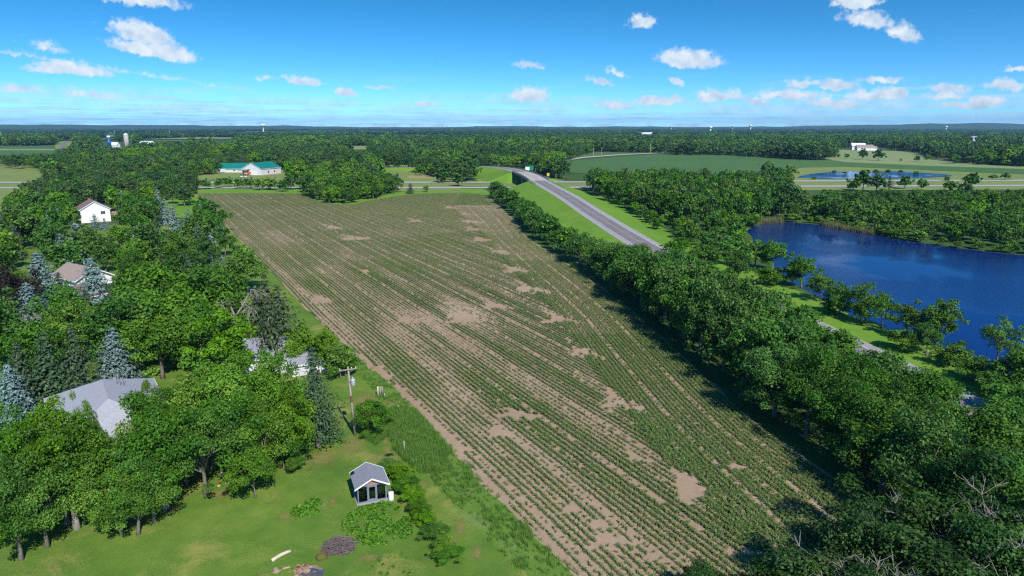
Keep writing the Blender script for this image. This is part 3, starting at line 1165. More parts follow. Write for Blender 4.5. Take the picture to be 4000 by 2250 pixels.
sheet('crop_field', pxs([(-500, 558), (190, 558), (228, 564), (215, 581), (-500, 584)]), .4, 'crop')
sheet('crop_field', pxs([(-500, 589), (215, 587), (190, 640), (-500, 650)]), .3, 'crop')
sheet('meadow', pxs([(215, 562), (245, 548), (330, 548), (300, 565), (265, 580), (215, 584)]), .5, 'meadow')
sheet('crop_field', pxs([(540, 537), (720, 529), (960, 527), (960, 547), (700, 552), (540, 552)]), .6, 'crop')
sheet('meadow', pxs([(735, 668), (880, 664), (1140, 664), (1140, 720), (790, 725), (740, 690)]), .12, 'meadow')
sheet('gravel_yard', pxs([(1030, 668), (1080, 663), (1092, 683), (1040, 684)]), .2, 'dirt')
sheet('pasture', pxs([(1335, 562), (1440, 562), (1455, 583), (1375, 586)]), .4, 'pasture')
sheet('pasture', pxs([(3860, 606), (3960, 600), (4100, 602), (4100, 625), (3900, 618)]), .4, 'pasture')
sheet('meadow', pxs([(2985, 790), (3010, 770), (3120, 760), (3240, 770), (3230, 785), (3050, 798)]), .06, 'hay')
sheet('meadow', pxs([(1450, 850), (560, 850), (560, 735), (1880, 735), (1960, 770), (1800, 790)]), .006, 'verge')
sheet('country_road', pxs([(231, 583), (258, 546), (266, 546), (246, 583)]), .7, 'asphalt')
sheet('gravel_lane', pxs([(-300, 583), (215, 582), (213, 588), (-300, 589)]), .5, 'pasture')
sheet('country_road', pxs([(1500, 630), (1612, 633), (1612, 637), (1500, 635)]), .5, 'gravel')
sheet('driveway', pxs([(-150, 800), (15, 790), (42, 835), (50, 862), (-150, 866)]), .03, 'shoulder')


def strip_mesh(path, o0, o1, dz=0.0):
    """ribbon along a 3-D path between two lateral offsets (numbers or per-point lists)"""
    v = []
    n = len(path)
    for i, p in enumerate(path):
        a = path[max(0, i - 1)]
        b = path[min(n - 1, i + 1)]
        t = Vector((b[0] - a[0], b[1] - a[1], 0)).normalized()
        r = Vector((t.y, -t.x, 0))
        q0 = o0[i] if hasattr(o0, '__len__') else o0
        q1 = o1[i] if hasattr(o1, '__len__') else o1
        for q in (q0, q1):
            w = Vector(p) + r * q
            v.append((w.x, w.y, w.z + dz))
    f = [(2 * i, 2 * i + 1, 2 * i + 3, 2 * i + 2) for i in range(n - 1)]
    mb = MB()
    mb.add(v, f)
    return mb


KEY = [(72, 5, 0.35), (66, 40, 0.35), (60, 86.8, 0.35), (57.2, 108.3, 0.35), (48, 165, 0.5), (41.4, 213, .9), (33.0, 276, 2.7), (26.6, 326, 4.5), (17.6, 384, 6.3), (11.9, 440, 6.7), (4.6, 484, 6.7), (-3.0, 520, 6.4),
       (-14.8, 552, 5.8), (-31, 574, 5.0), (-60, 592, 3.6), (-100, 606, 2.2), (-150, 618, 1.0)]


def catmull(K, step=4.0):
    out = []
    for i in range(len(K) - 1):
        p0, p1, p2, p3 = (Vector(K[max(0, i - 1)]), Vector(K[i]), Vector(K[i + 1]), Vector(K[min(len(K) - 1, i + 2)]))
        n = max(2, int((p2 - p1).length / step))
        for k in range(n):
            t = k / n
            out.append(.5 * ((2 * p1) + (p2 - p0) * t + (2 * p0 - 5 * p1 + 4 * p2 - p3) * t * t + (3 * p1 - p0 - 3 * p2 + p3) * t ** 3))
    out.append(Vector(K[-1]))
    return out


ROAD = catmull(KEY)
BR0, BR1 = 404.0, 474.0
near = [p for p in ROAD if p.y <= BR0 or p.y < 60]
deck = [p for p in ROAD if BR0 <= p.y <= BR1]
far = [p for p in ROAD if p.y >= BR1]
deck = [near[-1]] + deck + [far[0]]


def road_x(y):
    ys = np.array([p.y for p in ROAD[:-30]])
    xs = np.array([p.x for p in ROAD[:-30]])
    return float(np.interp(y, ys, xs))


def emb(path, name, endcap=None):
    dl = [-(5.7 + 3.2 + p.z * 2.3) for p in path]
    dr = [5.7 + (4.6 if p.y < 180 else 5.5) + p.z * 2.3 for p in path]
    v = []
    n = len(path)
    for i, p in enumerate(path):
        a = path[max(0, i - 1)]
        b = path[min(n - 1, i + 1)]
        t = Vector((b.x - a.x, b.y - a.y, 0)).normalized()
        r = Vector((t.y, -t.x, 0))
        for q, z in ((dl[i] - 4, .03), (dl[i], .10), (-5.9, p.z - .12), (-5.55, p.z - .04), (5.55, p.z - .04), (5.9, p.z - .12), (dr[i], .10), (dr[i] + 5, .03)):
            w = p + r * q
            v.append((w.x, w.y, z))
    if endcap is not None:
        p = path[endcap]
        o = path[1 if endcap == 0 else -2]
        t = Vector((p.x - o.x, p.y - o.y, 0)).normalized()
        r = Vector((t.y, -t.x, 0)) * (1 if endcap == -1 else -1)
        row = [tuple(Vector((p.x, p.y, .02)) + t * (p.z * 1.7) + r * q) for q in (-14, -12, -7, -5, 5, 7, 12, 14)]
        if endcap == -1:
            v += row
        else:
            v = row + v
        n += 1
    f = []
    for i in range(n - 1):
        for k in range(7):
            f.append((i * 8 + k, i * 8 + k + 1, (i + 1) * 8 + k + 1, (i + 1) * 8 + k))
    mb = MB()
    mb.add(v, f)
    return structure(mb.build(name, 'verge', smooth=False))


emb(near, 'road_embankment', -1)
emb(far, 'road_embankment', 0)
for nm, seg in (('near', near), ('far', far)):
    structure(strip_mesh(seg, -5.5, -3.5, 0.0).build('road_shoulder', 'shoulder'))
    structure(strip_mesh(seg, 3.5, 5.5, 0.0).build('road_shoulder', 'shoulder'))
    structure(strip_mesh(seg, -3.505, 3.505, .012).build('road', 'asphalt'))
for q in (-3.35, 3.25):
    structure(strip_mesh(ROAD, q, q + .17, .045).build('edge_line', 'line_white'))
for q in (-.24, .10):
    structure(strip_mesh(ROAD, q, q + .15, .045).build('centre_line', 'line_yellow'))

# freeway under the bridge: two carriageways
for yo, nm in ((428, 0), (470, 1)):
    pth = [(-420, yo - 2, .25), (-200, yo - 1, .25), (0, yo, .25), (180, yo + 9, .25), (420, yo + 18, .25), (700, yo + 24, .25)]
    structure(strip_mesh(catmull(pth, 20), -5.6, 5.6, 0).build('freeway', 'freeway_pave'))
    structure(strip_mesh(catmull(pth, 20), -3.6, -3.35, .05).build('edge_line', 'line_white'))
    structure(strip_mesh(catmull(pth, 20), 3.35, 3.6, .05).build('edge_line', 'line_white'))
structure(strip_mesh(catmull([(-420, 447, .18), (0, 449, .18), (180, 458, .18), (420, 467, .18), (700, 473, .18)], 20), -13, 13, 0).build('freeway_median', 'meadow'))
# ponds
POND = pxs([(2915, 900), (2960, 872), (3050, 868), (3200, 878), (3350, 903), (3500, 935), (3700, 966), (4000, 998)]) + [(185, 190), (260, 180), (260, 60), (95, 62), (84, 78)] + \
    [(77.5, 92), (76.0, 98.1), (75.0, 109.0), (71.5, 117.0), (69.0, 133.0), (67.6, 150.3), (70, 175), (74.0, 195)]
sheet('pond', wobble(POND, .9, 5, 8), .060, 'water')
POND2 = pxs([(3112, 694), (3150, 683), (3250, 672), (3400, 669), (3540, 671), (3690, 682), (3720, 688), (3600, 697), (3400, 700), (3200, 699)])
sheet('pond', wobble(POND2, 1.0, 12, 9), .30, 'water_far')


# ------------------------------------------------------------------ bridge
def make_bridge():
    b = thing('road_bridge', 'concrete road bridge on dark steel girders crossing over the divided freeway', 'bridge', (deck[0].x, deck[0].y, 0))
    o = Vector((deck[0].x, deck[0].y, 0))
    dk = [(p.x - o.x, p.y - o.y, p.z) for p in deck]
    n = len(dk)

    def off(i, q, z):
        a = Vector(dk[max(0, i - 1)])
        c = Vector(dk[min(n - 1, i + 1)])
        t = (c - a)
        t.z = 0
        t.normalize()
        w = Vector(dk[i]) + Vector((t.y, -t.x, 0)) * q
        return (w.x, w.y, w.z + z)

    def beam(q0, q1, z0, z1):
        mb = MB()
        v = []
        for i in range(n):
            v += [off(i, q0, z0), off(i, q1, z0), off(i, q1, z1), off(i, q0, z1)]
        f = []
        for i in range(n - 1):
            for k in range(4):
                f.append((4 * i + k, 4 * i + (k + 1) % 4, 4 * i + 4 + (k + 1) % 4, 4 * i + 4 + k))
        f += [(3, 2, 1, 0), tuple(4 * (n - 1) + k for k in range(4))]
        return mb.add(v, f)
    beam(-6.1, 6.1, -.35, .010).build('deck', 'concrete_deck', b)
    for s in (-1, 1):
        p = beam(*sorted((s * 5.75, s * 6.1)), .012, .55).build('parapet', 'concrete', b)
        beam(*sorted((s * 5.85, s * 6.0)), .72, .86).build('top_rail', 'dark_steel', p)
        for i in range(0, n, 2):
            x, y, z = off(i, s * 5.92, .54)
            MB().box(x - .06, x + .06, y - .06, y + .06, z, z + .19).build('rail_post', 'dark_steel', p)
    for q in (-5.2, -2.6, 0, 2.6, 5.2):
        beam(q - .22, q + .22, -1.65, -.36).build('girder', 'dark_steel', b)
    for fr in (.34, .66):
        i = int(fr * (n - 1))
        cp = MB()
        a, c = off(i, -5.6, 0), off(i, 5.6, 0)
        zt = dk[i][2] - 1.66
        cp.hexa([(a[0], a[1] - .6, zt - .9), (c[0], c[1] - .6, zt - .9), (c[0], c[1] + .6, zt - .9), (a[0], a[1] + .6, zt - .9)],
                [(a[0], a[1] - .6, zt), (c[0], c[1] - .6, zt), (c[0], c[1] + .6, zt), (a[0], a[1] + .6, zt)])
        pc = cp.build('pier_cap', 'concrete', b)
        for q in (-4, 0, 4):
            x, y, z = off(i, q, 0)
            MB().lathe([(.5, 0), (.5, zt - .92)], 10, (x, y, 0)).build('pier_column', 'concrete', pc)
    for i in (0, n - 1):
        mb = MB()
        a, c = off(i, -6.0, 0), off(i, 6.0, 0)
        sgn = -1 if i == 0 else 1
        y0, y1 = (0.0, sgn * 1.2)
        zt = dk[i][2] - .38
        mb.hexa([(a[0], a[1] + y0, 0), (c[0], c[1] + y0, 0), (c[0], c[1] + y1, 0), (a[0], a[1] + y1, 0)][::sgn],
                [(a[0], a[1] + y0, zt), (c[0], c[1] + y0, zt), (c[0], c[1] + y1, zt), (a[0], a[1] + y1, zt)][::sgn])
        mb.build('abutment', 'concrete', b)


make_bridge()


def guardrail(path, q, label):
    o = Vector((path[0].x, path[0].y, 0))
    t = thing('guardrail', label, 'guardrail', tuple(o), group='guardrails at the bridge ends')
    sh = [Vector((p.x - o.x, p.y - o.y, p.z)) for p in path]
    v = strip_mesh(sh, q, q + .07, 0).v
    pts = [Vector(v[2 * i]) for i in range(len(sh))]
    mb = MB()
    for i in range(len(pts) - 1):
        a, b = pts[i], pts[i + 1]
        n = Vector((0.07, 0.02, 0))
        mb.hexa([a + Vector((0, 0, .45)), a + n + Vector((0, 0, .45)), b + n + Vector((0, 0, .45)), b + Vector((0, 0, .45))],
                [a + Vector((0, 0, .80)), a + n + Vector((0, 0, .80)), b + n + Vector((0, 0, .80)), b + Vector((0, 0, .80))])
    mb.build('rail', 'galv', t)
    for p in pts:
        MB().box(p.x - .09, p.x + .09, p.y - .09, p.y + .09, p.z - .3, p.z + .78).build('post', 'wood_grey', t)


guardrail([p for p in near if p.y > 372], -5.8, 'short steel guardrail on the corn field side of the bridge approach')
guardrail([p for p in near if p.y > 352], 5.65, 'long steel guardrail on the pond side of the bridge approach')
guardrail([p for p in far if p.y < 500], 5.7, 'steel guardrail past the far end of the bridge')


def road_sign(px, py, z, w, h, label, board, plate=None):
    x, y = at(px, py, z)
    t = thing('road_sign', label, 'road sign', (x, y, z - .2))
    for s in (-1, 1):
        MB().box(s * w * .35 - .06, s * w * .35 + .06, -.06, .06, -z * .6, 2.0).build('post', 'galv', t)
    bd = MB().box(-w / 2, w / 2, -.16, -.08, 1.5, 1.5 + h).build('board', board, t)
    if plate:
        MB().box(-w / 2 + .05, 0, -.19, -.165, 1.55, 1.5 + h * .7).build('plate', plate, bd)


road_sign(2068, 672, 3.0, 6.4, 3.6, 'large green highway sign with a white panel beside the bridge', 'sign_green', 'white')
road_sign(2141, 695, 5.2, 1.6, 1.8, 'small amber warning sign at the guardrail before the bridge', 'sign_amber')


# ------------------------------------------------------------------ houses
def window(parent, x, y, z, w, h, face, name='window', panes=2):
    """face: 'S' (-y), 'N', 'E' (+x), 'W'"""
    def bx(u0, u1, v0, v1, d0, d1):
        if face == 'S':
            return MB().box(x + u0, x + u1, y - d1, y - d0, z + v0, z + v1)
        if face == 'N':
            return MB().box(x + u0, x + u1, y + d0, y + d1, z + v0, z + v1)
        if face == 'E':
            return MB().box(x + d0, x + d1, y + u0, y + u1, z + v0, z + v1)
        return MB().box(x - d1, x - d0, y + u0, y + u1, z + v0, z + v1)
    f = MB()
    t = .07
    for (a, b, c, d) in ((-w / 2 - t, w / 2 + t, -t, 0), (-w / 2 - t, w / 2 + t, h, h + t), (-w / 2 - t, -w / 2, 0, h), (w / 2, w / 2 + t, 0, h), (-.035, .035, 0, h)):
        q = bx(a, b, c, d, -.02, .06)
        f.add(q.v, q.f)
    fr = f.build(name, 'fascia', parent)
    k = w / panes
    for i in range(panes):
        bx(-w / 2 + i * k + .02, -w / 2 + (i + 1) * k - .02, .01, h - .01, .005, .03).build('pane', 'pane', fr)
    return fr


def gable_house(name, label, cx, cy, rz, w, l, eave, ridge, wallm, roofm, over=.45, wins=(), doors=(), cat='house', group=None, fasc='fascia', z=0.0):
    t = thing(name, label, cat, (cx, cy, z), rz, group=group)
    mb = MB()
    x, y = w / 2, l / 2
    v = [(-x, -y, -.1), (x, -y, -.1), (x, y, -.1), (-x, y, -.1), (-x, -y, eave), (x, -y, eave), (x, y, eave), (-x, y, eave), (0, -y, ridge), (0, y, ridge)]
    mb.add(v, [(3, 2, 1, 0), (0, 1, 5, 8, 4), (2, 3, 7, 9, 6), (1, 2, 6, 5), (3, 0, 4, 7)])
    mb.build('wall', wallm, t)
    sl = (ridge - eave) / x
    xo, yo = x + over, y + over
    th = .14
    mb = MB()
    for s in (-1, 1):
        e = (s * xo, eave - sl * over)
        b4 = [(0, -yo, ridge + .02), (e[0], -yo, e[1] + .02), (e[0], yo, e[1] + .02), (0, yo, ridge + .02)]
        if s < 0:
            b4 = b4[::-1]
        mb.hexa(b4, [(p[0], p[1], p[2] + th) for p in b4])
    rf = mb.build('roof', roofm, t)
    mb = MB()
    for yy in (-yo - .04, yo + .005):
        for s in (-1, 1):
            a = Vector((0, yy, ridge - .12))
            b = Vector((s * xo, yy, eave - sl * over - .12))
            q = [a, b, b + Vector((0, .035, 0)), a + Vector((0, .035, 0))]
            if s < 0:
                q = q[::-1]
            mb.hexa(q, [p + Vector((0, 0, .26)) for p in q])
    for s in (-1, 1):
        x0, x1 = sorted((s * (xo + .005), s * (xo + .045)))
        mb.box(x0, x1, -yo, yo, eave - sl * over - .1, eave - sl * over + .14)
    mb.build('fascia', fasc, rf)
    for wn in wins:
        window(t, *wn)
    for (dx, dy, dw, dh, face) in doors:
        if face in 'SN':
            s = -1 if face == 'S' else 1
            y0, y1 = sorted((dy, dy + s * .06))
            d = MB().box(dx - dw / 2, dx + dw / 2, y0, y1, 0, dh).build('door', 'offwhite', t)
            y0, y1 = sorted((dy + s * .065, dy + s * .10))
            MB().box(dx + dw * .36, dx + dw * .42, y0, y1, dh * .46, dh * .5).build('handle', 'steel', d)
        else:
            s = -1 if face == 'W' else 1
            x0, x1 = sorted((dx, dx + s * .06))
            d = MB().box(x0, x1, dy - dw / 2, dy + dw / 2, 0, dh).build('door', 'offwhite', t)
            x0, x1 = sorted((dx + s * .065, dx + s * .10))
            MB().box(x0, x1, dy + dw * .36, dy + dw * .42, dh * .46, dh * .5).build('handle', 'steel', d)
    return t, rf


def hip_house(name, label, cx, cy, rz, w, l, eave, ridge, wallm, roofm, over=.5, wins=(), cat='house', fasc='fascia'):
    t = thing(name, label, cat, (cx, cy, 0), rz)
    x, y = w / 2, l / 2
    MB().box(-x, x, -y, y, -.1, eave).build('wall', wallm, t)
    xo, yo = x + over, y + over
    r = max(0.2, yo - xo * .95)
    v = [(-xo, -yo, eave), (xo, -yo, eave), (xo, yo, eave), (-xo, yo, eave), (0, -r, ridge), (0, r, ridge),
         (-xo, -yo, eave + .12), (xo, -yo, eave + .12), (xo, yo, eave + .12), (-xo, yo, eave + .12)]
    mb = MB().add(v, [(3, 2, 1, 0), (6, 7, 4), (7, 8, 5, 4), (8, 9, 5), (9, 6, 4, 5), (0, 1, 7, 6), (1, 2, 8, 7), (2, 3, 9, 8), (3, 0, 6, 9)])
    rf = mb.build('roof', roofm, t)
    mb = MB()
    for (x0, x1, y0, y1) in ((-xo - .03, xo + .03, -yo - .05, -yo - .004), (-xo - .03, xo + .03, yo + .004, yo + .05), (-xo - .05, -xo - .004, -yo, yo), (xo + .004, xo + .05, -yo, yo)):
        mb.box(x0, x1, y0, y1, eave - .06, eave + .11)
    mb.build('gutter', fasc, rf)
    for wn in wins:
        window(t, *wn)
    return t, rf


def house_white():
    a = at(330, 868)
    b = at(425, 868)
    RZ = R(37)
    cx, cy = (a[0] + b[0]) / 2 - math.sin(RZ) * 6.5, a[1] + math.cos(RZ) * 6.5
    w, l = 10.2, 13.0
    t, rf = gable_house('white_house', 'white sided two storey gable house with brown roof and raised deck', cx, cy, RZ, w, l, 5.2, 8.2, 'siding', 'roof_brown', .4,
                        wins=[(2.6, -l / 2, 3.1, 1.5, 1.15, 'S'), (5.1, 2.0, 3.1, 1.6, 1.2, 'E'), (5.1, -3.5, .6, 1.4, 1.2, 'E'), (5.1, -3.0, 3.1, 1.4, 1.2, 'E')],
                        doors=[(4.95, 0.2, 1.0, 5.0, 'E')][:0])
    MB().box(-1.0, -.4, 2, 2.6, 7.2, 8.9).build('chimney', 'roof_brown', rf)
    dk = MB().box(5.11, 8.6, -5.6, -1.8, 2.45, 2.62).build('deck', 'wood', t)
    for (px_, py_) in ((8.45, -5.45), (8.45, -1.95), (6.6, -5.45)):
        MB().box(px_ - .09, px_ + .09, py_ - .09, py_ + .09, 0, 3.55).build('deck_post', 'wood', dk)
    mb = MB()
    for zz in (2.85, 3.15, 3.45):
        mb.box(5.0, 8.5, -5.55, -5.48, zz, zz + .09)
        mb.box(8.46, 8.53, -5.46, -1.9, zz, zz + .09)
    mb.build('deck_railing', 'wood', dk)
    # patio chair on the deck
    M4 = t.matrix_basis
    for k, (u, v) in enumerate(((6.2, -4.6), (7.3, -4.3))):
        p = Matrix.Translation((cx, cy, 0)) @ Matrix.Rotation(RZ, 4, 'Z') @ Vector((u, v, 2.63))
        c = thing('deck_chair', 'pale wooden chair on the raised deck of the white house', 'chair', tuple(p), R(20 + 40 * k), group='chairs on the raised deck')
        MB().box(-.3, .3, -.3, .3, .38, .44).build('seat', 'wood', c)
        MB().hexa([(-.3, .26, .45), (.3, .26, .45), (.3, .32, .45), (-.3, .32, .45)], [(-.3, .38, 1.0), (.3, .38, 1.0), (.3, .44, 1.0), (-.3, .44, 1.0)]).build('backrest', 'wood', c)
        for sx in (-1, 1):
            for sy in (-1, 1):
                MB().box(sx * .26 - .03, sx * .26 + .03, sy * .26 - .03, sy * .26 + .03, 0, .38).build('leg', 'wood', c)


house_white()


def solid_label(o, l):
    o['label'] = l


# big grey-roofed house hidden among the yard trees
GH = (-49.5, 78.0)
t, rf = hip_house('grey_roof_house', 'sprawling house with light grey shingle hip roof half hidden by yard trees', GH[0], GH[1], R(35), 11.5, 18.5, 2.8, 6.0, 'offwhite', 'roof_light', .6,
                  wins=[(-3, -9.25, .9, 1.6, 1.2, 'S'), (3, -9.25, .9, 1.6, 1.2, 'S'), (5.75, -4, .9, 1.6, 1.2, 'E'), (5.75, 4, .9, 1.6, 1.2, 'E')])
ant = MB()
for q in (0, .35, .7):
    ant.tube([(1.5 + q, 3, 4.6), (1.5 + q, 3, 6.9)], .025, 5)
ant.tube([(1.45, 3, 6.0), (2.25, 3, 6.0)], .025, 5)
ant.build('roof_antenna', 'dark_steel', rf)

# slate roofed house beside the field with a flue pipe, and its lower wing
hx, hy = at(1095, 1375, 3.0)
t, rf = gable_house('slate_roof_house', 'low house with blue grey shingle roof and black flue pipe beside corn', hx - 1.0, hy + 2.2, R(98), 7.2, 9.5, 2.6, 4.6, 'offwhite', 'roof_grey', .4,
                    wins=[(3.6, -2, .9, 1.5, 1.1, 'E'), (3.6, 2, .9, 1.5, 1.1, 'E')])
fx = MB()
fx.lathe([(.16, 3.4), (.16, 5.6), (.24, 5.62), (.24, 5.8)], 10, (-2.1, -3.6, 0))
fx.build('flue_pipe', 'black', rf)
MB().lathe([(.17, 3.1), (.17, 3.38)], 10, (-2.1, -3.6, 0)).build('flue_collar', 'white', rf)
wx, wy = at(1185, 1400, 2.2)
gable_house('garden_outbuilding', 'small outbuilding with dark grey roof beside the tall spruce', wx, wy + .5, R(115), 4.0, 4.6, 1.9, 3.1, 'offwhite', 'roof_grey', .3,
            wins=[(0, -2.5, .8, 1.0, .8, 'S')], cat='outbuilding')
wx, wy = at(1240, 1395, 2.2)
gable_house('garden_outbuilding', 'little white trimmed hut under the bright hedge trees by the field', wx, wy + .5, R(10), 2.6, 3.2, 1.9, 2.7, 'offwhite', 'roof_light', .25, cat='outbuilding')

# brown roofed houses behind the blue spruces
wx, wy = at(295, 1060, 4.0)
gable_house('tan_roof_house', 'white house with tan roof behind two blue spruces', wx, wy + 2, R(58), 8.0, 11.0, 2.8, 5.0, 'siding', 'roof_tan', .5,
            wins=[(4.0, -2.5, .9, 1.4, 1.1, 'E'), (4.0, 2.5, .9, 1.4, 1.1, 'E'), (0, -5.5, .9, 1.4, 1.1, 'S')])
wx, wy = at(345, 1125, 3.4)
hip_house('brown_roof_garage', 'garage with brown hip roof in front of the tan roofed house', wx, wy + 1.5, R(70), 7.5, 10.5, 2.6, 4.4, 'siding', 'roof_brown', .5, wins=[(3.75, 0, .9, 1.2, 1.0, 'E')], cat='garage')
wx, wy = at(497, 1335, 2.4)
gable_house('garden_shed', 'small weathered shed with brown roof behind a blue spruce', wx, wy + .6, R(24), 3.0, 3.8, 2.1, 3.1, 'siding', 'roof_brown', .25, doors=[(0, -1.9, .9, 1.9, 'S')], cat='shed')


# ------------------------------------------------------------------ the glazed garden shed
def make_shed():
    ox, oy = -15.45, 61.7
    t = thing('glazed_garden_shed', 'small grey glazed garden shed with grey shingle roof and cedar gable', 'shed', (ox, oy, 0), R(21))
    W, D, E_, RG = 2.9, 3.1, 2.0, 2.75
    MB().box(-.12, W + .12, -.12, D + .1, -.05, .10).build('foundation', 'concrete', t)
    MB().box(.02, W - .02, .02, D - .02, .102, .14).build('floor', 'wood_grey', t)
    f = MB()
    p = .10
    for x in (0, W - p):
        for y in (0, D - p):
            f.box(x, x + p, y, y + p, .1, E_)
    for y in (0, D - p):
        f.box(p, W - p, y + .003, y + p - .003, .14, .26)
        f.box(p, W - p, y + .003, y + p - .003, E_ - .1, E_)
    for x in (0, W - p):
        f.box(x + .003, x + p - .003, p, D - p, .14, .26)
        f.box(x + .003, x + p - .003, p, D - p, E_ - .1, E_)
        for y in (1.0, 2.0):
            f.box(x + .006, x + p - .006, y, y + .08, .26, E_ - .1)
    for x in (.95, 1.88):
        f.box(x, x + .08, .006, p - .006, .26, E_ - .1)
    f.build('frame', 'frame_grey', t)
    # glazing
    for (x0, x1) in ((.10, .95), (1.96, W - .10)):
        MB().box(x0, x1, .04, .052, .26, E_ - .1).build('pane', 'glass', t)
    for x in (.04, W - .052):
        for (y0, y1) in ((.1, 1.0), (1.08, 2.0), (2.08, D - .1)):
            MB().box(x, x + .012, y0, y1, .26, E_ - .1).build('pane', 'glass', t)
    MB().box(.1, W - .1, D - .07, D - .05, .26, E_ - .1).build('back_wall', 'frame_grey', t)
    d = MB()
    for (x0, x1, z0, z1) in ((1.035, 1.15, .27, 1.89), (1.765, 1.875, .27, 1.89), (1.15, 1.765, .27, .45), (1.15, 1.765, 1.76, 1.89)):
        d.box(x0, x1, -.012, .05, z0, z1)
    dd = d.build('door', 'frame_grey', t)
    MB().box(1.15, 1.765, .01, .022, .45, 1.76).build('door_pane', 'glass', dd)
    MB().box(1.80, 1.84, -.07, -.014, 1.0, 1.06).build('door_handle', 'black', dd)
    g = MB()
    for y0, y1 in ((.015, .06), (D - .06, D - .015)):
        g = MB()
        g.add([(0, y0, E_ + .002), (W, y0, E_ + .002), (W / 2, y0, RG - .05), (0, y1, E_ + .002), (W, y1, E_ + .002), (W / 2, y1, RG - .05)], [(0, 1, 2), (5, 4, 3), (0, 3, 4, 1), (1, 4, 5, 2), (2, 5, 3, 0)])
        g.build('gable', 'cedar', t)
    sl = (RG - E_) / (W / 2)
    ov, of, ob = .28, .32, .25
    r = MB()
    for s in (-1, 1):
        xe = W / 2 + s * (W / 2 + ov)
        ze = E_ - sl * ov
        q = [(W / 2, -of, RG), (xe, -of, ze), (xe, D + ob, ze), (W / 2, D + ob, RG)]
        if s < 0:
            q = q[::-1]
        r.hexa(q, [(a, b, c + .07) for a, b, c in q])
    rf = r.build('roof', 'roof_grey', t)
    fa = MB()
    for yy in (-of - .045, D + ob + .005):
        for s in (-1, 1):
            a = Vector((W / 2, yy, RG - .07))
            b = Vector((W / 2 + s * (W / 2 + ov + .03), yy, E_ - sl * (ov + .03) - .07))
            q = [a, b, b + Vector((0, .04, 0)), a + Vector((0, .04, 0))]
            if s < 0:
                q = q[::-1]
            fa.hexa(q, [v + Vector((0, 0, .17)) for v in q])
    xe = W + ov
    fa.box(xe + .004, xe + .05, -of, D + ob, E_ - sl * ov - .03, E_ - sl * ov + .09)
    fa.build('fascia', 'fascia', rf)
    # small solar panel in the far left roof corner
    xs0, xs1 = -ov + .05, -ov + .42
    zs = lambda x: E_ + sl * x + .075
    q = [(xs0, D - .45, zs(xs0)), (xs1, D - .45, zs(xs1)), (xs1, D + .15, zs(xs1)), (xs0, D + .15, zs(xs0))]
    MB().hexa(q, [(a, b, c + .03) for a, b, c in q]).build('solar_panel', 'black', rf)
    sp = MB()
    sp.tube([(W + ov + .10, -.12, 1.82), (W + ov + .10, -.16, 1.1)], .035, 8)
    sp.build('downspout', 'steel', t)
    Mx = Matrix.Translation((ox, oy, 0)) @ Matrix.Rotation(R(21), 4, 'Z')

    def w(x, y, z=0.0):
        return tuple(Mx @ Vector((x, y, z)))
    b = thing('rain_barrel', 'white plastic rain barrel under the shed downspout', 'barrel', w(W + ov + .12, -.20), R(21))
    MB().lathe([(.25, 0), (.28, .08), (.285, .45), (.28, .82), (.26, .92), (.05, .95)], 20).build('drum', 'white', b, True)
    MB().lathe([(.285, .25), (.298, .27), (.285, .30)], 20).build('hoop', 'white', b, True)
    MB().lathe([(.04, .94), (.045, .97)], 8, (.1, .0, 0)).build('bung', 'steel', b)
    # things standing inside
    k = thing('potting_crate', 'pale wooden crate behind the left shed pane', 'crate', w(.42, .55, .14), R(30))
    MB().box(-.26, .26, -.2, .2, 0, .65).build('box', 'log_pale', k)
    for zz in (.15, .35, .55):
        MB().box(-.27, .27, -.215, -.203, zz, zz + .1).build('slat', 'wood', k)
    for i, (u, v, s, lb) in enumerate(((.72, .28, 1.0, 'terracotta flower pot just inside the left shed pane'), (2.25, .5, .9, 'small terracotta pot behind the right shed pane'))):
        p_ = thing('flower_pot', lb, 'pot', w(u, v, .14), 0, (s, s, s))
        MB().lathe([(.09, 0), (.15, .26), (.17, .26), (.17, .32), (.14, .32), (.13, .2), (.02, .2)], 14).build('pot', 'terracotta', p_, True)
    br = thing('leaning_board', 'white board leaning behind the right shed pane', 'board', w(2.3, .42, .14), R(-3))
    MB().hexa([(-.12, 0, 0), (.12, 0, 0), (.12, .03, 0), (-.12, .03, 0)], [(-.30, .3, 1.35), (-.06, .3, 1.35), (-.06, .33, 1.35), (-.30, .33, 1.35)]).build('panel', 'white', br)
    MB().box(-.02, .2, .34, .36, 0, .1).build('foot', 'wood', br)
    ch = thing('garden_chair', 'grey folding chair seen through the shed door', 'chair', w(1.45, 1.2, .14), R(10))
    MB().box(-.22, .22, -.22, .22, .40, .44).build('seat', 'wood_grey', ch)
    MB().hexa([(-.22, .18, .45), (.22, .18, .45), (.22, .22, .45), (-.22, .22, .45)], [(-.22, .30, .95), (.22, .30, .95), (.22, .34, .95), (-.22, .34, .95)]).build('backrest', 'wood_grey', ch)
    for sx in (-1, 1):
        for sy in (-1, 1):
            MB().box(sx * .2 - .02, sx * .2 + .02, sy * .2 - .02, sy * .2 + .02, 0, .4).build('leg', 'steel', ch)


make_shed()


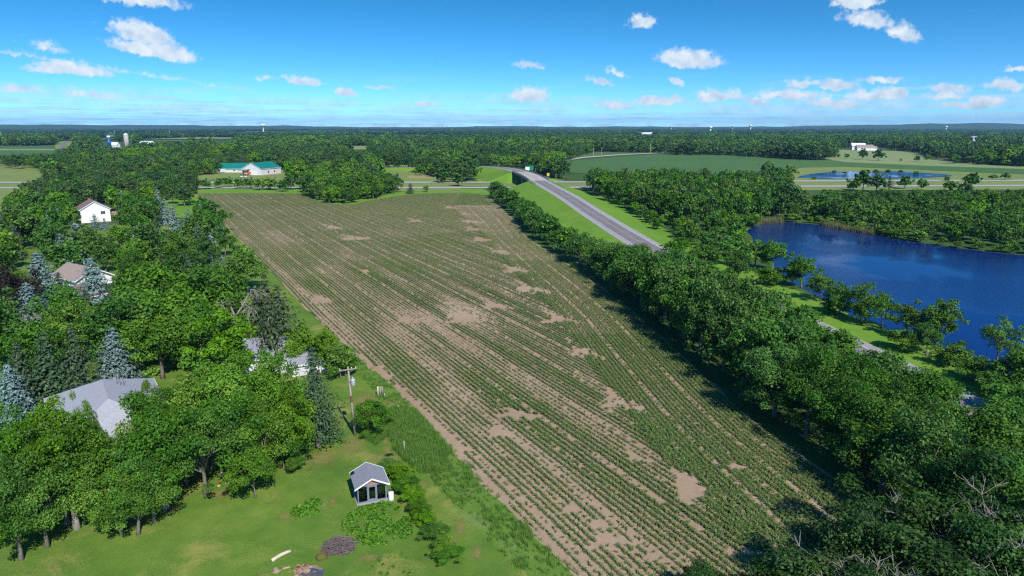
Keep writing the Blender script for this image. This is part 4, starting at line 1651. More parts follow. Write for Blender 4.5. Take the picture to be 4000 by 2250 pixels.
# ------------------------------------------------------------------ yard things
def utility_pole():
    x, y = at(1387, 1700)
    t = thing('utility_pole', 'leaning wooden utility pole with grey transformer can beside the round bush', 'utility pole', (x, y, 0))
    lean = -.045
    MB().tube([(0, 0, -.2), (lean * 4, 0, 4), (lean * 9, .05, 8.9)], [.17, .145, .11], 10).build('pole', 'wood_grey', t, True)
    MB().tube([(lean * 4.35, 0, 4.35), (lean * 5.2, 0, 5.2)], [.155, .15], 10).build('ground_guard', 'rust', t)
    a = MB().box(-1.05, 1.05, -.06, .06, 8.55, 8.67).build('crossarm', 'wood_grey', t)
    a.location = (lean * 8.6, -.16, 0)
    a.rotation_euler = (0, 0, R(24))
    for q in (-.95, .95, .45):
        MB().lathe([(.03, 8.67), (.05, 8.72), (.06, 8.80), (.03, 8.86)], 8, (q, 0, 0)).build('insulator', 'insulator', a, True)
    c = MB().lathe([(.02, 0), (.25, .03), (.27, .1), (.27, .78), (.24, .86), (.08, .9)], 16, (.46 + lean * 7, -.12, 6.55)).build('transformer', 'galv', t, True)
    MB().lathe([(.05, 0), (.06, .1), (.04, .2)], 8, (.42 + lean * 7, -.12, 7.46)).build('bushing', 'insulator', c, True)
    MB().box(lean * 7, .25 + lean * 7, -.16, -.08, 7.0, 7.1).build('bracket', 'steel', c)
    w = MB()
    w.tube([(.42 + lean * 7, -.12, 7.66), (.30 + lean * 8, -.14, 8.2), (.5 + lean * 8.6, -.1, 8.7)], .012, 5)
    w.build('jumper_wire', 'black', t)
    s = MB().box(.08, .2, -.05, .08, 1.3, 1.75).build('meter_box', 'galv', t)


utility_pole()


def post(px, py, h, r, name, label, mat, group=None, cap=None, tilt=0.0):
    x, y = at(px, py)
    t = thing(name, label, 'post', (x, y, 0), 0, group=group)
    t.rotation_euler = (0, tilt, random.uniform(0, 3))
    MB().tube([(0, 0, -.2), (.01, .01, h * .5), (0, 0, h)], [r * 1.1, r, r * .95], 9).build('shaft', mat, t, True)
    MB().lathe([(r * .96, h + .002), (r * .6, h + .02)], 9).build('top', cap or 'log_pale', t)


post(1477, 1545, 1.35, .12, 'wooden_post', 'tallest of three weathered round posts standing close together', 'log_pale')
post(1486, 1546, 1.35, .11, 'wooden_post', 'middle one of three weathered round posts standing close together', 'wood_grey')
post(1494, 1543, 1.2, .10, 'wooden_post', 'shortest of three weathered round posts standing close together', 'wood_grey')
post(1502, 1549, .45, .10, 'wooden_post', 'short stump post beside the three round posts', 'wood_grey')
post(1556, 1600, .55, .13, 'wooden_post', 'stubby pale post beside the mown path above the tall grass', 'wood_grey')
post(1580, 1772, 1.6, .05, 'fence_post', 'thin pale metal post at the edge of the tall grass', 'galv', cap='galv')
for k, (a, b) in enumerate(((3560, 1368), (3622, 1398), (3690, 1440), (3770, 1480))):
    post(a, b, 1.3, .07, 'fence_post', 'dark fence post on the bank between grass strip and pond trees', 'wood_grey', 'fence posts along the pond bank')


def log(px0, py0, px1, py1, r, name, label, mat, z=.0, bend=.15, n=8):
    a = Vector((*at(px0, py0), r * .9))
    b = Vector((*at(px1, py1), r * .9))
    t = thing(name, label, 'log', (a.x, a.y, 0))
    d = b - a
    side = Vector((-d.y, d.x, 0)).normalized() * bend
    pts = [Vector((0, 0, a.z))] + [d * k + side * math.sin(k * math.pi) + Vector((0, 0, a.z + random.uniform(-.01, .02))) for k in (.25, .5, .75)] + [d + Vector((0, 0, a.z))]
    MB().tube(pts, [r, r * .95, r * 1.05, r * .88, r * .8], n).build('stem', mat, t, True)
    m_ = pts[3]
    MB().tube([m_, m_ + Vector((.12, .1, .16))], [r * .5, r * .3], 6).build('stub', mat, t)


log(1062, 2196, 1136, 2158, .17, 'felled_log', 'thick pale bent log lying on the lawn near the fire ring', 'log_pale')
log(850, 1903, 906, 1886, .09, 'peeled_branch', 'pale peeled branch lying beside the red bucket', 'log_pale', bend=.12)
log(862, 1850, 880, 1866, .16, 'short_log', 'short pale log lying above the red bucket', 'log_pale', bend=.02)
log(878, 1832, 893, 1815, .06, 'thin_branch', 'thin pale branch lying in the grass under the yard trees', 'log_pale', bend=.1)

x, y = at(864, 1893)
t = thing('red_bucket', 'red plastic bucket standing beside a peeled branch on the lawn', 'bucket', (x, y, 0))
MB().lathe([(.15, 0), (.20, .36), (.215, .36), (.215, .40), (.185, .40), (.14, .06), (.02, .06)], 16).build('pail', 'red', t, True)
MB().tube([(-.2, 0, .38), (-.15, .02, .5), (0, .03, .55), (.15, .02, .5), (.2, 0, .38)], .012, 5).build('handle', 'steel', t)

x, y = at(1258, 2180)
t = thing('fire_ring', 'rusty round steel fire ring lying in the grass below the brush pile', 'fire ring', (x, y, 0))
mb = MB()
n = 28
v = []
for (r, z) in ((.52, 0), (.52, .22), (.49, .22), (.49, 0)):
    for k in range(n):
        v.append((r * math.cos(6.2832 * k / n), r * math.sin(6.2832 * k / n), z))
mb.add(v, [(i * n + k, i * n + (k + 1) % n, (i + 1) * n + (k + 1) % n, (i + 1) * n + k) for i in range(3) for k in range(n)])
mb.build('ring', 'rust', t)
MB().tube([(.52 * math.cos(a * .2244), .52 * math.sin(a * .2244), .225) for a in range(29)], .02, 5).build('rim', 'rust', t)


def brush_pile():
    x, y = at(1322, 2138)
    t = thing('brush_pile', 'purple grey pile of dry twigs and branches on the lawn', 'brush pile', (x, y, 0))
    rng = random.Random(5)
    for part, n, r, sp in (('twigs', 420, .012, 1.0), ('branches', 60, .026, 1.1)):
        mb = MB()
        for i in range(n):
            a = rng.uniform(0, 6.28)
            rad = 1.25 * math.sqrt(rng.random()) * sp
            c = Vector((rad * math.cos(a) * 1.0, rad * math.sin(a) * .95, 0))
            hmax = .75 * (1 - (rad / 1.5) ** 2)
            c.z = rng.uniform(.05, max(.1, hmax))
            b = rng.uniform(0, 6.28) * .3 + 2.2 + rng.uniform(-.9, .9)
            d = Vector((math.cos(b), math.sin(b), rng.uniform(-.3, .35))) * rng.uniform(.25, .75)
            m_ = c + Vector((rng.uniform(-.06, .06), rng.uniform(-.06, .06), rng.uniform(0, .08)))
            e0, e1 = c - d, c + d
            e0.z = max(.02, e0.z)
            e1.z = max(.02, e1.z)
            mb.tube([e0, m_, e1], [r * 1.2, r, r * .5], 4, cap=False)
        o = mb.build(part, 'brush', t)
        o['kind'] = 'stuff'
    MB().tube([(.2, .5, .75), (.5, -.5, .5), (.75, -1.2, .15), (1.0, -2.0, .05)], [.05, .045, .035, .02], 6).build('long_branch', 'brush', t)
    MB().tube([(.8, -1.35, .12), (.3, -1.2, .06), (-.5, -1.0, .05)], [.03, .022, .01], 5).build('side_branch', 'brush', t)


brush_pile()


def burn_pile():
    x, y = at(1195, 2236)
    t = thing('burn_pile', 'heap of broken brown wood and dark tarp at the lawn fire pit', 'burn pile', (x, y, 0))
    rng = random.Random(9)
    mm = MB().lathe([(1.25, 0), (1.0, .10), (.6, .22), (.2, .28)], 18)
    mm.v = [(a * (1 + .22 * math.sin(3 * math.atan2(b, a) + 1) + .12 * math.sin(7 * math.atan2(b, a))), b * (.8 + .2 * math.sin(2 * math.atan2(b, a))), c) for a, b, c in mm.v]
    mm.build('ash_mound', 'dirt', t)
    for i in range(34):
        a = rng.uniform(0, 6.28)
        q = rng.uniform(.2, 1.15)
        s = rng.uniform(.10, .24)
        c = Vector((q * math.cos(a) - .25, q * math.sin(a) * .8, .30 - .15 * q + s * .3))
        b = Matrix.Rotation(rng.uniform(0, 3), 3, 'Z') @ Matrix.Rotation(rng.uniform(-.5, .5), 3, 'X')
        l = s * rng.uniform(1.2, 2.6)
        v = [b @ Vector((sx * l * .5, sy * s * .4, sz * s * .3)) * rng.uniform(.85, 1.1) + c for sx, sy, sz in ((-1, -1, -1), (1, -1, -1), (1, 1, -1), (-1, 1, -1), (-1, -1, 1), (1, -1, 1), (1, 1, 1), (-1, 1, 1))]
        mb = MB()
        mb.hexa(v[:4], v[4:])
        mb.build('wood_chunk', rng.choice(['stone', 'wood_grey', 'rust', 'terracotta']), t)
    mb = MB()
    gx, gy = 9, 6
    v = []
    for j in range(gy + 1):
        for i in range(gx + 1):
            u, w_ = i / gx, j / gy
            v.append((-.3 + 1.9 * u, -.95 + 1.15 * w_, .26 - .14 * abs(u - .3) + .06 * math.sin(u * 9 + w_ * 4) + rng.uniform(-.02, .03)))
    mb.add(v, [(j * (gx + 1) + i, j * (gx + 1) + i + 1, (j + 1) * (gx + 1) + i + 1, (j + 1) * (gx + 1) + i) for j in range(gy) for i in range(gx)])
    mb.build('tarp', 'tarp', t)
    x, y = at(1078, 2232)
    t = thing('stump', 'low weathered tree stump at the edge of the burn pile', 'stump', (x, y, 0))
    MB().lathe([(.30, 0), (.22, .08), (.20, .28), (.17, .30)], 11).build('wood', 'stone', t)
    MB().tube([(.15, 0, .05), (.45, .15, .03)], [.08, .04], 6).build('root', 'stone', t)
    x, y = at(1104, 2226)
    t = thing('firewood_log', 'short split log lying beside the stump at the burn pile', 'log', (x, y, 0))
    MB().tube([(0, 0, .1), (.5, .22, .1)], [.10, .09], 8).build('stem', 'wood', t)
    MB().lathe([(.07, 0), (.05, .004)], 8, (.55, .24, .1)).build('cut_face', 'log_pale', t)


burn_pile()

# red picnic table by the hedge trees
x, y = at(1290, 1447)
t = thing('picnic_table', 'red wooden picnic table beside the bright hedge trees', 'table', (x, y, 0), R(8))
for k in range(5):
    MB().box(-1.05, 1.05, -.42 + k * .17, -.27 + k * .17, .72, .765).build('plank', 'deck_red', t)
for s in (-1, 1):
    MB().box(-1.05, 1.05, s * .78 - .13, s * .78 + .13, .43, .475).build('bench', 'deck_red', t)
    MB().hexa([(s * .75 - .04, -.7, 0), (s * .75 + .04, -.7, 0), (s * .75 + .04, -.6, 0), (s * .75 - .04, -.6, 0)], [(s * .75 - .04, -.2, .71), (s * .75 + .04, -.2, .71), (s * .75 + .04, -.1, .71), (s * .75 - .04, -.1, .71)]).build('leg', 'wood', t)
    MB().hexa([(s * .75 - .04, .6, 0), (s * .75 + .04, .6, 0), (s * .75 + .04, .7, 0), (s * .75 - .04, .7, 0)], [(s * .75 - .04, .1, .71), (s * .75 + .04, .1, .71), (s * .75 + .04, .2, .71), (s * .75 - .04, .2, .71)]).build('leg', 'wood', t)


# ------------------------------------------------------------------ vehicles
def car(x, y, rz, label, mat, pickup=False, s=1.0, name='parked_car', cat='car'):
    t = thing(name, label, cat, (x, y, .03), rz, (s, s, s))
    prof = [(-2.2, .35), (-2.25, .75), (-2.1, .92), (-1.0, 1.0), (1.9, 1.0), (2.2, .9), (2.25, .5), (2.2, .32)]
    if pickup:
        prof = [(-2.5, .45), (-2.55, .85), (-2.4, 1.05), (-1.2, 1.12), (2.6, 1.12), (2.65, .6), (2.6, .45)]
    mb = MB()
    n = len(prof)
    v = [(a, -.88, z) for a, z in prof] + [(a, .88, z) for a, z in prof]
    mb.add(v, [tuple(range(n)), tuple(range(2 * n - 1, n - 1, -1))] + [(i, n + i, n + (i + 1) % n, (i + 1) % n) for i in range(n)])
    mb.build('body', mat, t)
    x0, x1, x2, x3, z0, z1 = (-1.1, -.5, 1.1, 1.75, 1.002, 1.48) if not pickup else (-1.2, -.55, .75, .95, 1.122, 1.75)
    cab = MB().hexa([(x0, -.82, z0), (x3, -.82, z0), (x3, .82, z0), (x0, .82, z0)], [(x1, -.66, z1), (x2, -.66, z1), (x2, .66, z1), (x1, .66, z1)]).build('cabin', 'pane', t)
    MB().box(x1 - .03, x2 + .03, -.68, .68, z1 + .003, z1 + .05).build('roof', mat, cab)
    for a in (-1.4, 1.4) if not pickup else (-1.6, 1.6):
        for b in (-.80, .80):
            w_ = MB()
            w_.tube([(a, b - .11, .33), (a, b + .11, .33)], .33, 14)
            w = w_.build('wheel', 'tyre', t)
            MB().tube([(a, b + (.112 if b > 0 else -.112), .33), (a, b + (.125 if b > 0 else -.125), .33)], .19, 10).build('rim', 'galv', w)
    for b in (-.62, .62):
        MB().box(-2.29 - (.3 if pickup else 0), -2.24 - (.3 if pickup else 0), b - .16, b + .16, .68, .82).build('headlight', 'white', t)


x, y = at(5, 862)
car(x, y, R(4), 'dark blue car parked on the driveway beside a black pickup', 'car_blue')
x, y = at(42, 858)
car(x + 2, y, R(184), 'black pickup truck parked on the driveway under trees', 'car_black', True, name='pickup_truck', cat='pickup')
x, y = at(276, 1240)
car(x, y, R(30), 'white car parked beneath the bright green yard trees', 'car_white')
x, y = at(436, 1208)
car(x, y, R(60), 'white car half hidden in dense trees beside the brown roofed garage', 'car_white')

# green roofed farm shop, far left
def green_shop():
    x, y = at(1003, 684)
    t, rf = gable_house('green_roof_workshop', 'white gabled workshop with green metal roof and lean-to', x, y + 12, R(-16), 17.5, 26, 5.0, 9.4, 'offwhite', 'roof_green', .4,
                        wins=[(8.75, 4, 1.5, 2.0, 1.6, 'E'), (8.75, -4, 1.5, 2.0, 1.6, 'E')])
    ln = MB().hexa([(-9.5, -17.5, 3.4), (-1.5, -17.5, 3.9), (-1.5, -13.2, 4.6), (-9.5, -13.2, 4.1)], [(-9.5, -17.5, 3.55), (-1.5, -17.5, 4.05), (-1.5, -13.2, 4.75), (-9.5, -13.2, 4.25)]).build('lean_to_roof', 'wood_grey', t)
    for q in (-9.2, -5.5, -1.8):
        MB().box(q - .12, q + .12, -17.3, -17.06, 0, 3.55).build('lean_to_post', 'wood', ln)
    MB().box(-5, 5, -13.06, -13.005, 0, 3.4).build('door', 'white', t)
    x, y = at(935, 676)
    gable_house('long_green_roof_barn', 'long low white barn with bright green metal roof', x - 2, y + 14, R(88), 17, 37, 3.2, 7.4, 'offwhite', 'roof_green', .5,
                wins=[(-8.5, -8, 1.2, 1.6, 1.0, 'W'), (-8.5, 4, 1.2, 1.6, 1.0, 'W')], cat='barn')
    x, y = at(868, 676)
    c = thing('camper_trailer', 'white camper trailer parked beside the long green roofed barn', 'camper', (x, y, .12), R(75))
    prof = [(-3, .7), (-3.2, 1.6), (-2.7, 3.1), (2.6, 3.2), (3.0, 2.7), (3.0, .7)]
    n = len(prof)
    v = [(a, -1.3, z) for a, z in prof] + [(a, 1.3, z) for a, z in prof]
    MB().add(v, [tuple(range(n)), tuple(range(2 * n - 1, n - 1, -1))] + [(i, n + i, n + (i + 1) % n, (i + 1) % n) for i in range(n)]).build('body', 'white', c)
    MB().box(-3.24, -3.1, -.6, .6, 1.7, 2.4).build('window', 'pane', c)
    for b in (-1.2, 1.2):
        MB().tube([(.3, b - .14, .4), (.3, b + .14, .4)], .4, 14).build('wheel', 'tyre', c)
    MB().tube([(-3.1, 0, .7), (-4.2, 0, .6)], .08, 6).build('hitch', 'dark_steel', c)
    for (px_, py_, lb) in ((948, 692, 'white car parked nose to nose under the workshop lean-to'), (964, 692, 'white car parked by the red cabinet at the workshop lean-to')):
        x, y = at(px_, py_)
        car(x, y, R(90), lb, 'car_white')
    x, y = at(962, 685)
    e = thing('yellow_loader', 'yellow loader machine parked under the workshop lean-to', 'loader', (x, y, .12), R(20))
    MB().hexa([(-1.6, -.9, .7), (1.4, -.9, .7), (1.4, .9, .7), (-1.6, .9, .7)], [(-1.4, -.8, 1.9), (1.0, -.8, 1.7), (1.0, .8, 1.7), (-1.4, .8, 1.9)]).build('body', 'yellow', e)
    MB().box(-.9, .4, -.65, .65, 1.92, 3.1).build('cab', 'pane', e)
    MB().tube([(.8, -.7, 1.5), (1.8, -.7, 2.0), (2.8, -.7, .8)], .13, 6).build('arm', 'yellow', e)
    MB().hexa([(2.6, -1.1, .2), (3.5, -1.1, .2), (3.5, 1.1, .2), (2.6, 1.1, .2)], [(2.6, -1.1, 1.0), (3.2, -1.1, .8), (3.2, 1.1, .8), (2.6, 1.1, 1.0)]).build('bucket', 'yellow', e)
    for a in (-1.0, 1.0):
        for b in (-.95, .95):
            MB().tube([(a, b - .2, .6), (a, b + .2, .6)], .6, 14).build('wheel', 'tyre', e)
    x, y = at(975, 684)
    c = thing('red_cabinet', 'rusty red storage cabinet against the workshop wall', 'cabinet', (x, y, .12), R(-10))
    MB().box(-1.3, 1.3, -.8, .8, 0, 2.5).build('body', 'deck_red', c)
    for s in (-1, 1):
        MB().box(s * .65 - .6, s * .65 + .6, -.85, -.805, .1, 2.4).build('door', 'deck_red', c)


green_shop()


# farmstead with silos, far left
def silo(px, py, r, h, mat, label, capm='white'):
    x, y = at(px, py)
    t = thing('silo', label, 'silo', (x, y, 0))
    MB().lathe([(r, 0), (r, h)], 20).build('shell', mat, t, True)
    MB().lathe([(r * 1.03, h + .02), (r * .95, h + r * .35), (r * .7, h + r * .7), (r * .35, h + r * .9), (r * .05, h + r * .98)], 20).build('dome', capm, t, True)
    MB().box(-.6, .6, -r - .7, -r - .02, 0, h).build('chute', mat, t)


silo(430, 585, 2.9, 20, 'blue_steel', 'dark blue steel silo with white dome at the farmstead')
silo(497, 578, 3.8, 22, 'stave', 'tall pale concrete silo with white dome at the farmstead')
for (px_, py_, w_, l_, e_, r_, rz_, lb) in ((450, 577, 9, 14, 5, 9.5, 80, 'white barn with arched roof between the two silos'),
                                            (576, 565, 12, 26, 4, 7, 85, 'low pale barn right of the concrete silo'),
                                            (376, 574, 8, 9, 5, 8, 20, 'small white farmhouse left of the blue silo'),
                                            (122, 562, 14, 20, 6, 10, 30, 'white farmhouse in a clump of trees behind the left crop field'),
                                            (18, 563, 16, 30, 5, 8, 85, 'long white shed at the edge of the left crop field'),
                                            (248, 538, 18, 24, 6, 10, 85, 'grey farmhouse at the end of the country road'),
                                            (3350, 586, 16, 20, 7, 11, 75, 'white barn at the back edge of the pale pasture'),
                                            (3375, 588, 13, 24, 5, 9, 80, 'brown roofed farmhouse beside the white barn at the pasture'),
                                            (3400, 588, 10, 16, 4, 7, 85, 'low grey outbuilding beside the brown roofed farmhouse'),
                                            (3805, 549, 13, 17, 7, 12, 70, 'white house peeking out of the woods above the lone tree pasture'),
                                            (2515, 527, 30, 90, 8, 12, 88, 'long white factory building in the far woods')):
    x, y = at(px_, py_)
    gable_house('farm_building', lb, x, y, R(rz_), w_, l_, e_, r_, 'siding', 'roof_tan' if 'brown' in lb else ('white' if 'barn' in lb or 'shed' in lb or 'factory' in lb else 'roof_light'), .6,
                wins=[(-w_ / 2, 0, e_ * .35, e_ * .3, e_ * .3, 'W'), (-w_ / 2, l_ * .28, e_ * .35, e_ * .3, e_ * .3, 'W')], cat='farm building')


def water_tower(px, pytop, ht, label, kind='golf', d=None):
    x, y = at(px, 500)
    k = d / math.hypot(x, y)
    x, y = x * k, y * k
    s = ht / 40.0
    t = thing('water_tower', label, 'water tower', (x, y, 0), 0, (s, s, s))
    if kind == 'golf':
        MB().lathe([(4.5, 0), (2.4, 6), (2.2, 27), (4, 30)], 16).build('stem', 'white', t, True)
        MB().lathe([(4, 30), (10, 33.5), (11.5, 36), (10, 38.6), (5, 40)], 20).build('tank', 'white', t, True)
    else:
        MB().lathe([(3.6, 0), (3.6, 27.9)], 14).build('stem', 'white', t, True)
        MB().lathe([(6, 28), (9, 30), (10, 34), (8.5, 38), (3, 40)], 20).build('tank', 'white', t, True)


water_tower(1028, 484, 50, 'white water tower with flared tank on the left horizon', d=3800)
water_tower(2932, 487, 52, 'white water tower with rounded tank on the right horizon', 'col', d=6000)
water_tower(2862, 488, 46, 'grey bulb water tower beside the rounded white tower', 'golf', d=6300)
water_tower(2776, 495, 40, 'short white water tower above the far woods', 'col', d=4300)
water_tower(2622, 490, 44, 'thin distant water tower near the far factory', 'golf', d=6500)
water_tower(3696, 484, 44, 'white tower block on the ridge right of the pasture', 'col', d=6800)


def power_pole(px, pyb, pyt, label):
    x, y = at(px, pyb)
    # keep the real pole height: move along the ray until 22-26 m pole spans the seen height
    h = 24.0
    lo = topx(x, y, 0)[1] - topx(x, y, h)[1]
    t = thing('transmission_pole', label, 'power pole', (x, y, 0), 0, group='transmission poles on the plain')
    MB().tube([(0, 0, -.5), (0, 0, h)], [.55, .32], 8).build('mast', 'galv', t, True)
    for z in (h - 1.5, h - 4.5, h - 7.5):
        MB().tube([(-1.9, 0, z), (1.9, 0, z + .3)], .14, 6).build('arm', 'galv', t)


for (a, b, c) in ((8, 548, 500), (201, 525, 492), (214, 524, 492), (449, 533, 490), (664, 536, 497), (860, 512, 497), (1175, 507, 496), (1570, 512, 496), (2194, 512, 496), (2355, 510, 497), (2825, 505, 497)):
    power_pole(a, b, c, 'tall grey transmission pole rising above the distant woods')
for (a, b, h) in ((2318, 610, 10), (2350, 606, 10), (2540, 600, 14), (3400, 590, 11), (3608, 590, 13)):
    x, y = at(a, b)
    t = thing('field_pole', 'wooden line pole standing at the edge of the far fields', 'utility pole', (x, y, 0), group='line poles by the far fields')
    MB().tube([(0, 0, -.5), (0, 0, h)], [.22, .16], 7).build('mast', 'log_pale', t)
    MB().tube([(-1.1, 0, h - .8), (1.1, 0, h - .8)], .09, 5).build('crossarm', 'wood_grey', t)
# ------------------------------------------------------------------ named yard trees (base pixel known or top pixel known)
def base_tree(px, py, h, r, kind, name, label, group=None, **kw):
    x, y = at(px, py)
    return add_tree(kind, x, y, h, r, name, label, group, **kw)


base_tree(645, 1985, 13.0, 4.3, 'yard', 'shade_tree', 'tall yard tree with thick pale leaning trunk on the open lawn edge', rz=0)
base_tree(300, 2065, 12.0, 3.5, 'yard', 'shade_tree', 'big shade tree whose pale straight trunk stands out furthest on the lawn')
base_tree(205, 2030, 11.8, 3.7, 'yard', 'shade_tree', 'shade tree with slim pale trunk next to a low spreading tree')
base_tree(78, 2110, 4.6, 3.3, 'bright', 'low_tree', 'low spreading small tree with flat bright crown on the lawn')
base_tree(728, 1893, 9.5, 2.7, 'mid', 'shade_tree', 'slender leafy tree behind the thick leaning trunk')
base_tree(1000, 1945, 6.8, 2.5, 'bush', 'skirted_tree', 'bushy tree with branches to the ground beside the red bucket')
base_tree(1110, 1835, 5.2, 2.2, 'bush', 'skirted_tree', 'small bushy tree between the red bucket and the tall spruce')
base_tree(1245, 1745, 12.6, 4.0, 'fir', 'tall_spruce', 'tall dark spruce with bare pale lower trunk near the utility pole')
base_tree(1463, 1690, 4.3, 2.75, 'bush', 'round_bush', 'dense round dark green bush beside the utility pole', cat='bush')
base_tree(1150, 1850, 2.4, 1.0, 'bush', 'small_shrub', 'small shrub at the lawn edge below the bushy tree', cat='shrub')
for i, (a, b, h, w, k) in enumerate(((640, 1440, 12.5, 330, 'bright'), (790, 1388, 13, 330, 'bright'), (940, 1352, 12.6, 300, 'bright'), (1065, 1395, 11.6, 260, 'bright'), (1120, 1500, 9.5, 220, 'bright'),
                                     (880, 1490, 11.5, 300, 'mid'), (1000, 1560, 9.0, 250, 'bright'), (760, 1540, 11, 280, 'mid'), (640, 1580, 10.5, 220, 'bright'))):
    top_tree(a, b, h, w, k, 'leafy_tree', 'light green leafy tree in the yard clump left of the tall spruce', 'light green yard trees beside the tall spruce')
for i, (a, b, h, w, k) in enumerate(((60, 1610, 12, 280, 'mid'), (185, 1570, 12.5, 300, 'bright'), (255, 1575, 11.5, 240, 'mid'), (320, 1532, 10.5, 150, 'bright'), (550, 1545, 9.5, 130, 'mid'), (450, 1700, 8.0, 120, 'mid'), (-60, 1600, 12, 280, 'mid'), (120, 1760, 9.5, 260, 'bright'), (10, 1800, 9.5, 260, 'mid'),
                                     (370, 1770, 8.0, 240, 'bright'), (500, 1800, 7.5, 230, 'mid'), (440, 1840, 6.5, 200, 'bright'), (560, 1720, 8.5, 220, 'mid'))):
    top_tree(a, b, h, w, k, 'leafy_tree', 'leafy tree crowding the grey hip roofed house from the lawn side', 'leafy trees around the grey roofed house')
top_tree(575, 1490, 9.0, 130, 'bright', 'leafy_tree', 'bright leafy tree rising behind the grey hip roof near its ridge')
# blue spruces
BL = [(140, 981, 12.5, 190, 'largest blue spruce standing left of the tan roofed house'), (290, 862, 12.0, 105, 'tall slim blue spruce above the tan roofed house'),
      (352, 1003, 10.5, 140, 'blue spruce overhanging the brown roofed garage'), (432, 1278, 9.0, 150, 'pale blue spruce in front of the small weathered shed'),
      (97, 1102, 9.5, 150, 'blue spruce growing against the foot of the largest blue spruce'), (230, 905, 9.0, 80, 'small blue spruce left of the tall slim one'),
      (640, 772, 10.5, 60, 'dark blue spruce at the back corner beyond the white house'), (672, 795, 10.0, 60, 'blue spruce beside a flag pole near the far field corner'),
      (730, 815, 9.0, 80, 'palest blue spruce at the upper edge of the corn field'), (820, 912, 8.5, 95, 'broad blue spruce by the left edge of the corn field'),
      (366, 834, 6.0, 50, 'young blue spruce against the white gable wall'), (405, 850, 4.5, 42, 'smallest blue spruce against the white gable wall near its corner'),
      (25, 1420, 8.0, 150, 'blue spruce at the outer edge of the dark firs')]
for (a, b, h, w, l) in BL:
    top_tree(a, b, h, w, 'blue', 'blue_spruce', l)
for (a, b, h, w, l) in ((165, 1290, 11, 210, 'broad dark fir left of the pale blue spruce'), (275, 1265, 11.5, 150, 'tall dark fir between the pale blue spruce and the bright maples'),
                        (60, 1330, 10, 170, 'ragged dark fir at the shaded yard corner'), (768, 872, 10, 80, 'brownish fir beside the broad blue spruce at the corn'), (225, 1060, 10, 100, 'dark fir behind the tan roofed house'),
                        (440, 1080, 10.5, 110, 'dark fir growing over the brown roofed garage'), (330, 1130, 7.5, 120, 'short dark fir below the brown roofed garage')):
    top_tree(a, b, h, w, 'fir', 'dark_fir', l)
for (a, b, h, w, l) in ((1015, 1060, 13, 130, 'tall open pine at the corn edge behind the slate roofed house'), (1085, 1110, 12, 150, 'broad pine at the corn edge nearest the hedge trees'),
                        (985, 1110, 12, 130, 'pine behind the bleached dead tree'), (1050, 1150, 12.0, 120, 'pine with bare pale trunk behind the slate roof')):
    top_tree(a, b, h, w, 'pine', 'pine_tree', l)
top_tree(20, 1035, 12, 200, 'maroon', 'maroon_tree', 'dark maroon leaved tree next to the largest blue spruce')
# large deciduous trees in the middle of the yard
for (a, b, h, w) in ((620, 990, 15.5, 340), (765, 1000, 15.5, 330), (850, 1055, 12.0, 230), (545, 1062, 14, 270), (690, 1120, 13, 300), (760, 1195, 10.5, 200), (600, 1190, 11.5, 230)):
    top_tree(a, b, h, w, 'mid', 'great_tree', 'great dark green shade tree in the crowd behind the bleached dead tree', 'great shade trees behind the grey houses')
for (a, b, h, w) in ((205, 1185, 9.5, 170), (300, 1165, 10, 180), (385, 1195, 9, 170), (250, 1260, 7.5, 170)):
    top_tree(a, b, h, w, 'bright', 'bright_maple', 'bright yellow green tree below the brown roofed garage', 'bright trees below the brown roofed garage')
for (a, b, h, w) in ((1185, 1258, 7.5, 140), (1260, 1290, 6.5, 150), (1320, 1330, 6.0, 130), (1150, 1300, 6.0, 110), (1345, 1375, 4.0, 80)):
    top_tree(a, b, h, w, 'bush_bright', 'hedge_tree', 'bright dense tree in the clump at the corn edge by the picnic table', 'bright trees by the picnic table')
top_tree(170, 790, 9.5, 260, 'bright', 'bright_maple', 'wide bright green tree next to the white house gable')
top_tree(265, 800, 9.0, 200, 'bright', 'bright_maple', 'bright green tree touching the white house roof')
top_tree(940, 955, 6.0, 70, 'bush_bright', 'corner_bush', 'round bright bush at the left corn edge below the broad blue spruce', cat='bush')


# bare trees
def dead_tree(px, py, h, name, label, seed, mat='bark_dead', weep=0.0, lean=.1, kids=3, depth=4, spread=.75, rz=0.0, r0=.16, k=.55):
    x, y = at(px, py, h)
    t = thing(name, label, 'dead tree', (x, y, 0), rz)
    mb = dead_mb(seed, depth, r0, h * k, lean, spread, kids, weep)
    top = max(v[2] for v in mb.v)
    s = h / top
    mb.v = [(a * s, b * s, c * s) for a, b, c in mb.v]
    nt = 4 * 6      # the faces of the stem come first
    st = MB()
    st.v, st.f, st.mi = mb.v[:30], [f for f in mb.f[:24]], [0] * 24
    st.build('trunk', mat, t, True)
    br = MB()
    br.v, br.f, br.mi = mb.v, mb.f[24:], [0] * (len(mb.f) - 24)
    br.build('branches', mat, t)
    PLACED.append((x, y, 2.0))
    return t


dead_tree(935, 1125, 11.5, 'dead_tree', 'bleached dead tree with curved trunk and drooping bare twigs above the grey roofs', 21, weep=.9, lean=-.12, r0=.3, k=.62)
dead_tree(548, 1215, 7.5, 'dead_tree', 'bare brown dead tree beside the small weathered shed', 22, 'brush', kids=4)
dead_tree(95, 1215, 6.0, 'dead_tree', 'grey leafless tree below the largest blue spruce', 23, kids=4)
dead_tree(15, 1230, 7.0, 'dead_tree', 'grey bare tree near the maroon leaved tree', 24, kids=3)
dead_tree(2712, 722, 15, 'dead_tree', 'tall silver dead tree standing out of the wood beside the pond', 25, 'bark_dead', spread=.45, lean=.02, r0=.35)
dead_tree(2430, 632, 17, 'dead_tree', 'thin pale dead trunk in the wood past the bridge', 26, 'bark_dead', spread=.4, lean=.02, r0=.3, kids=2)


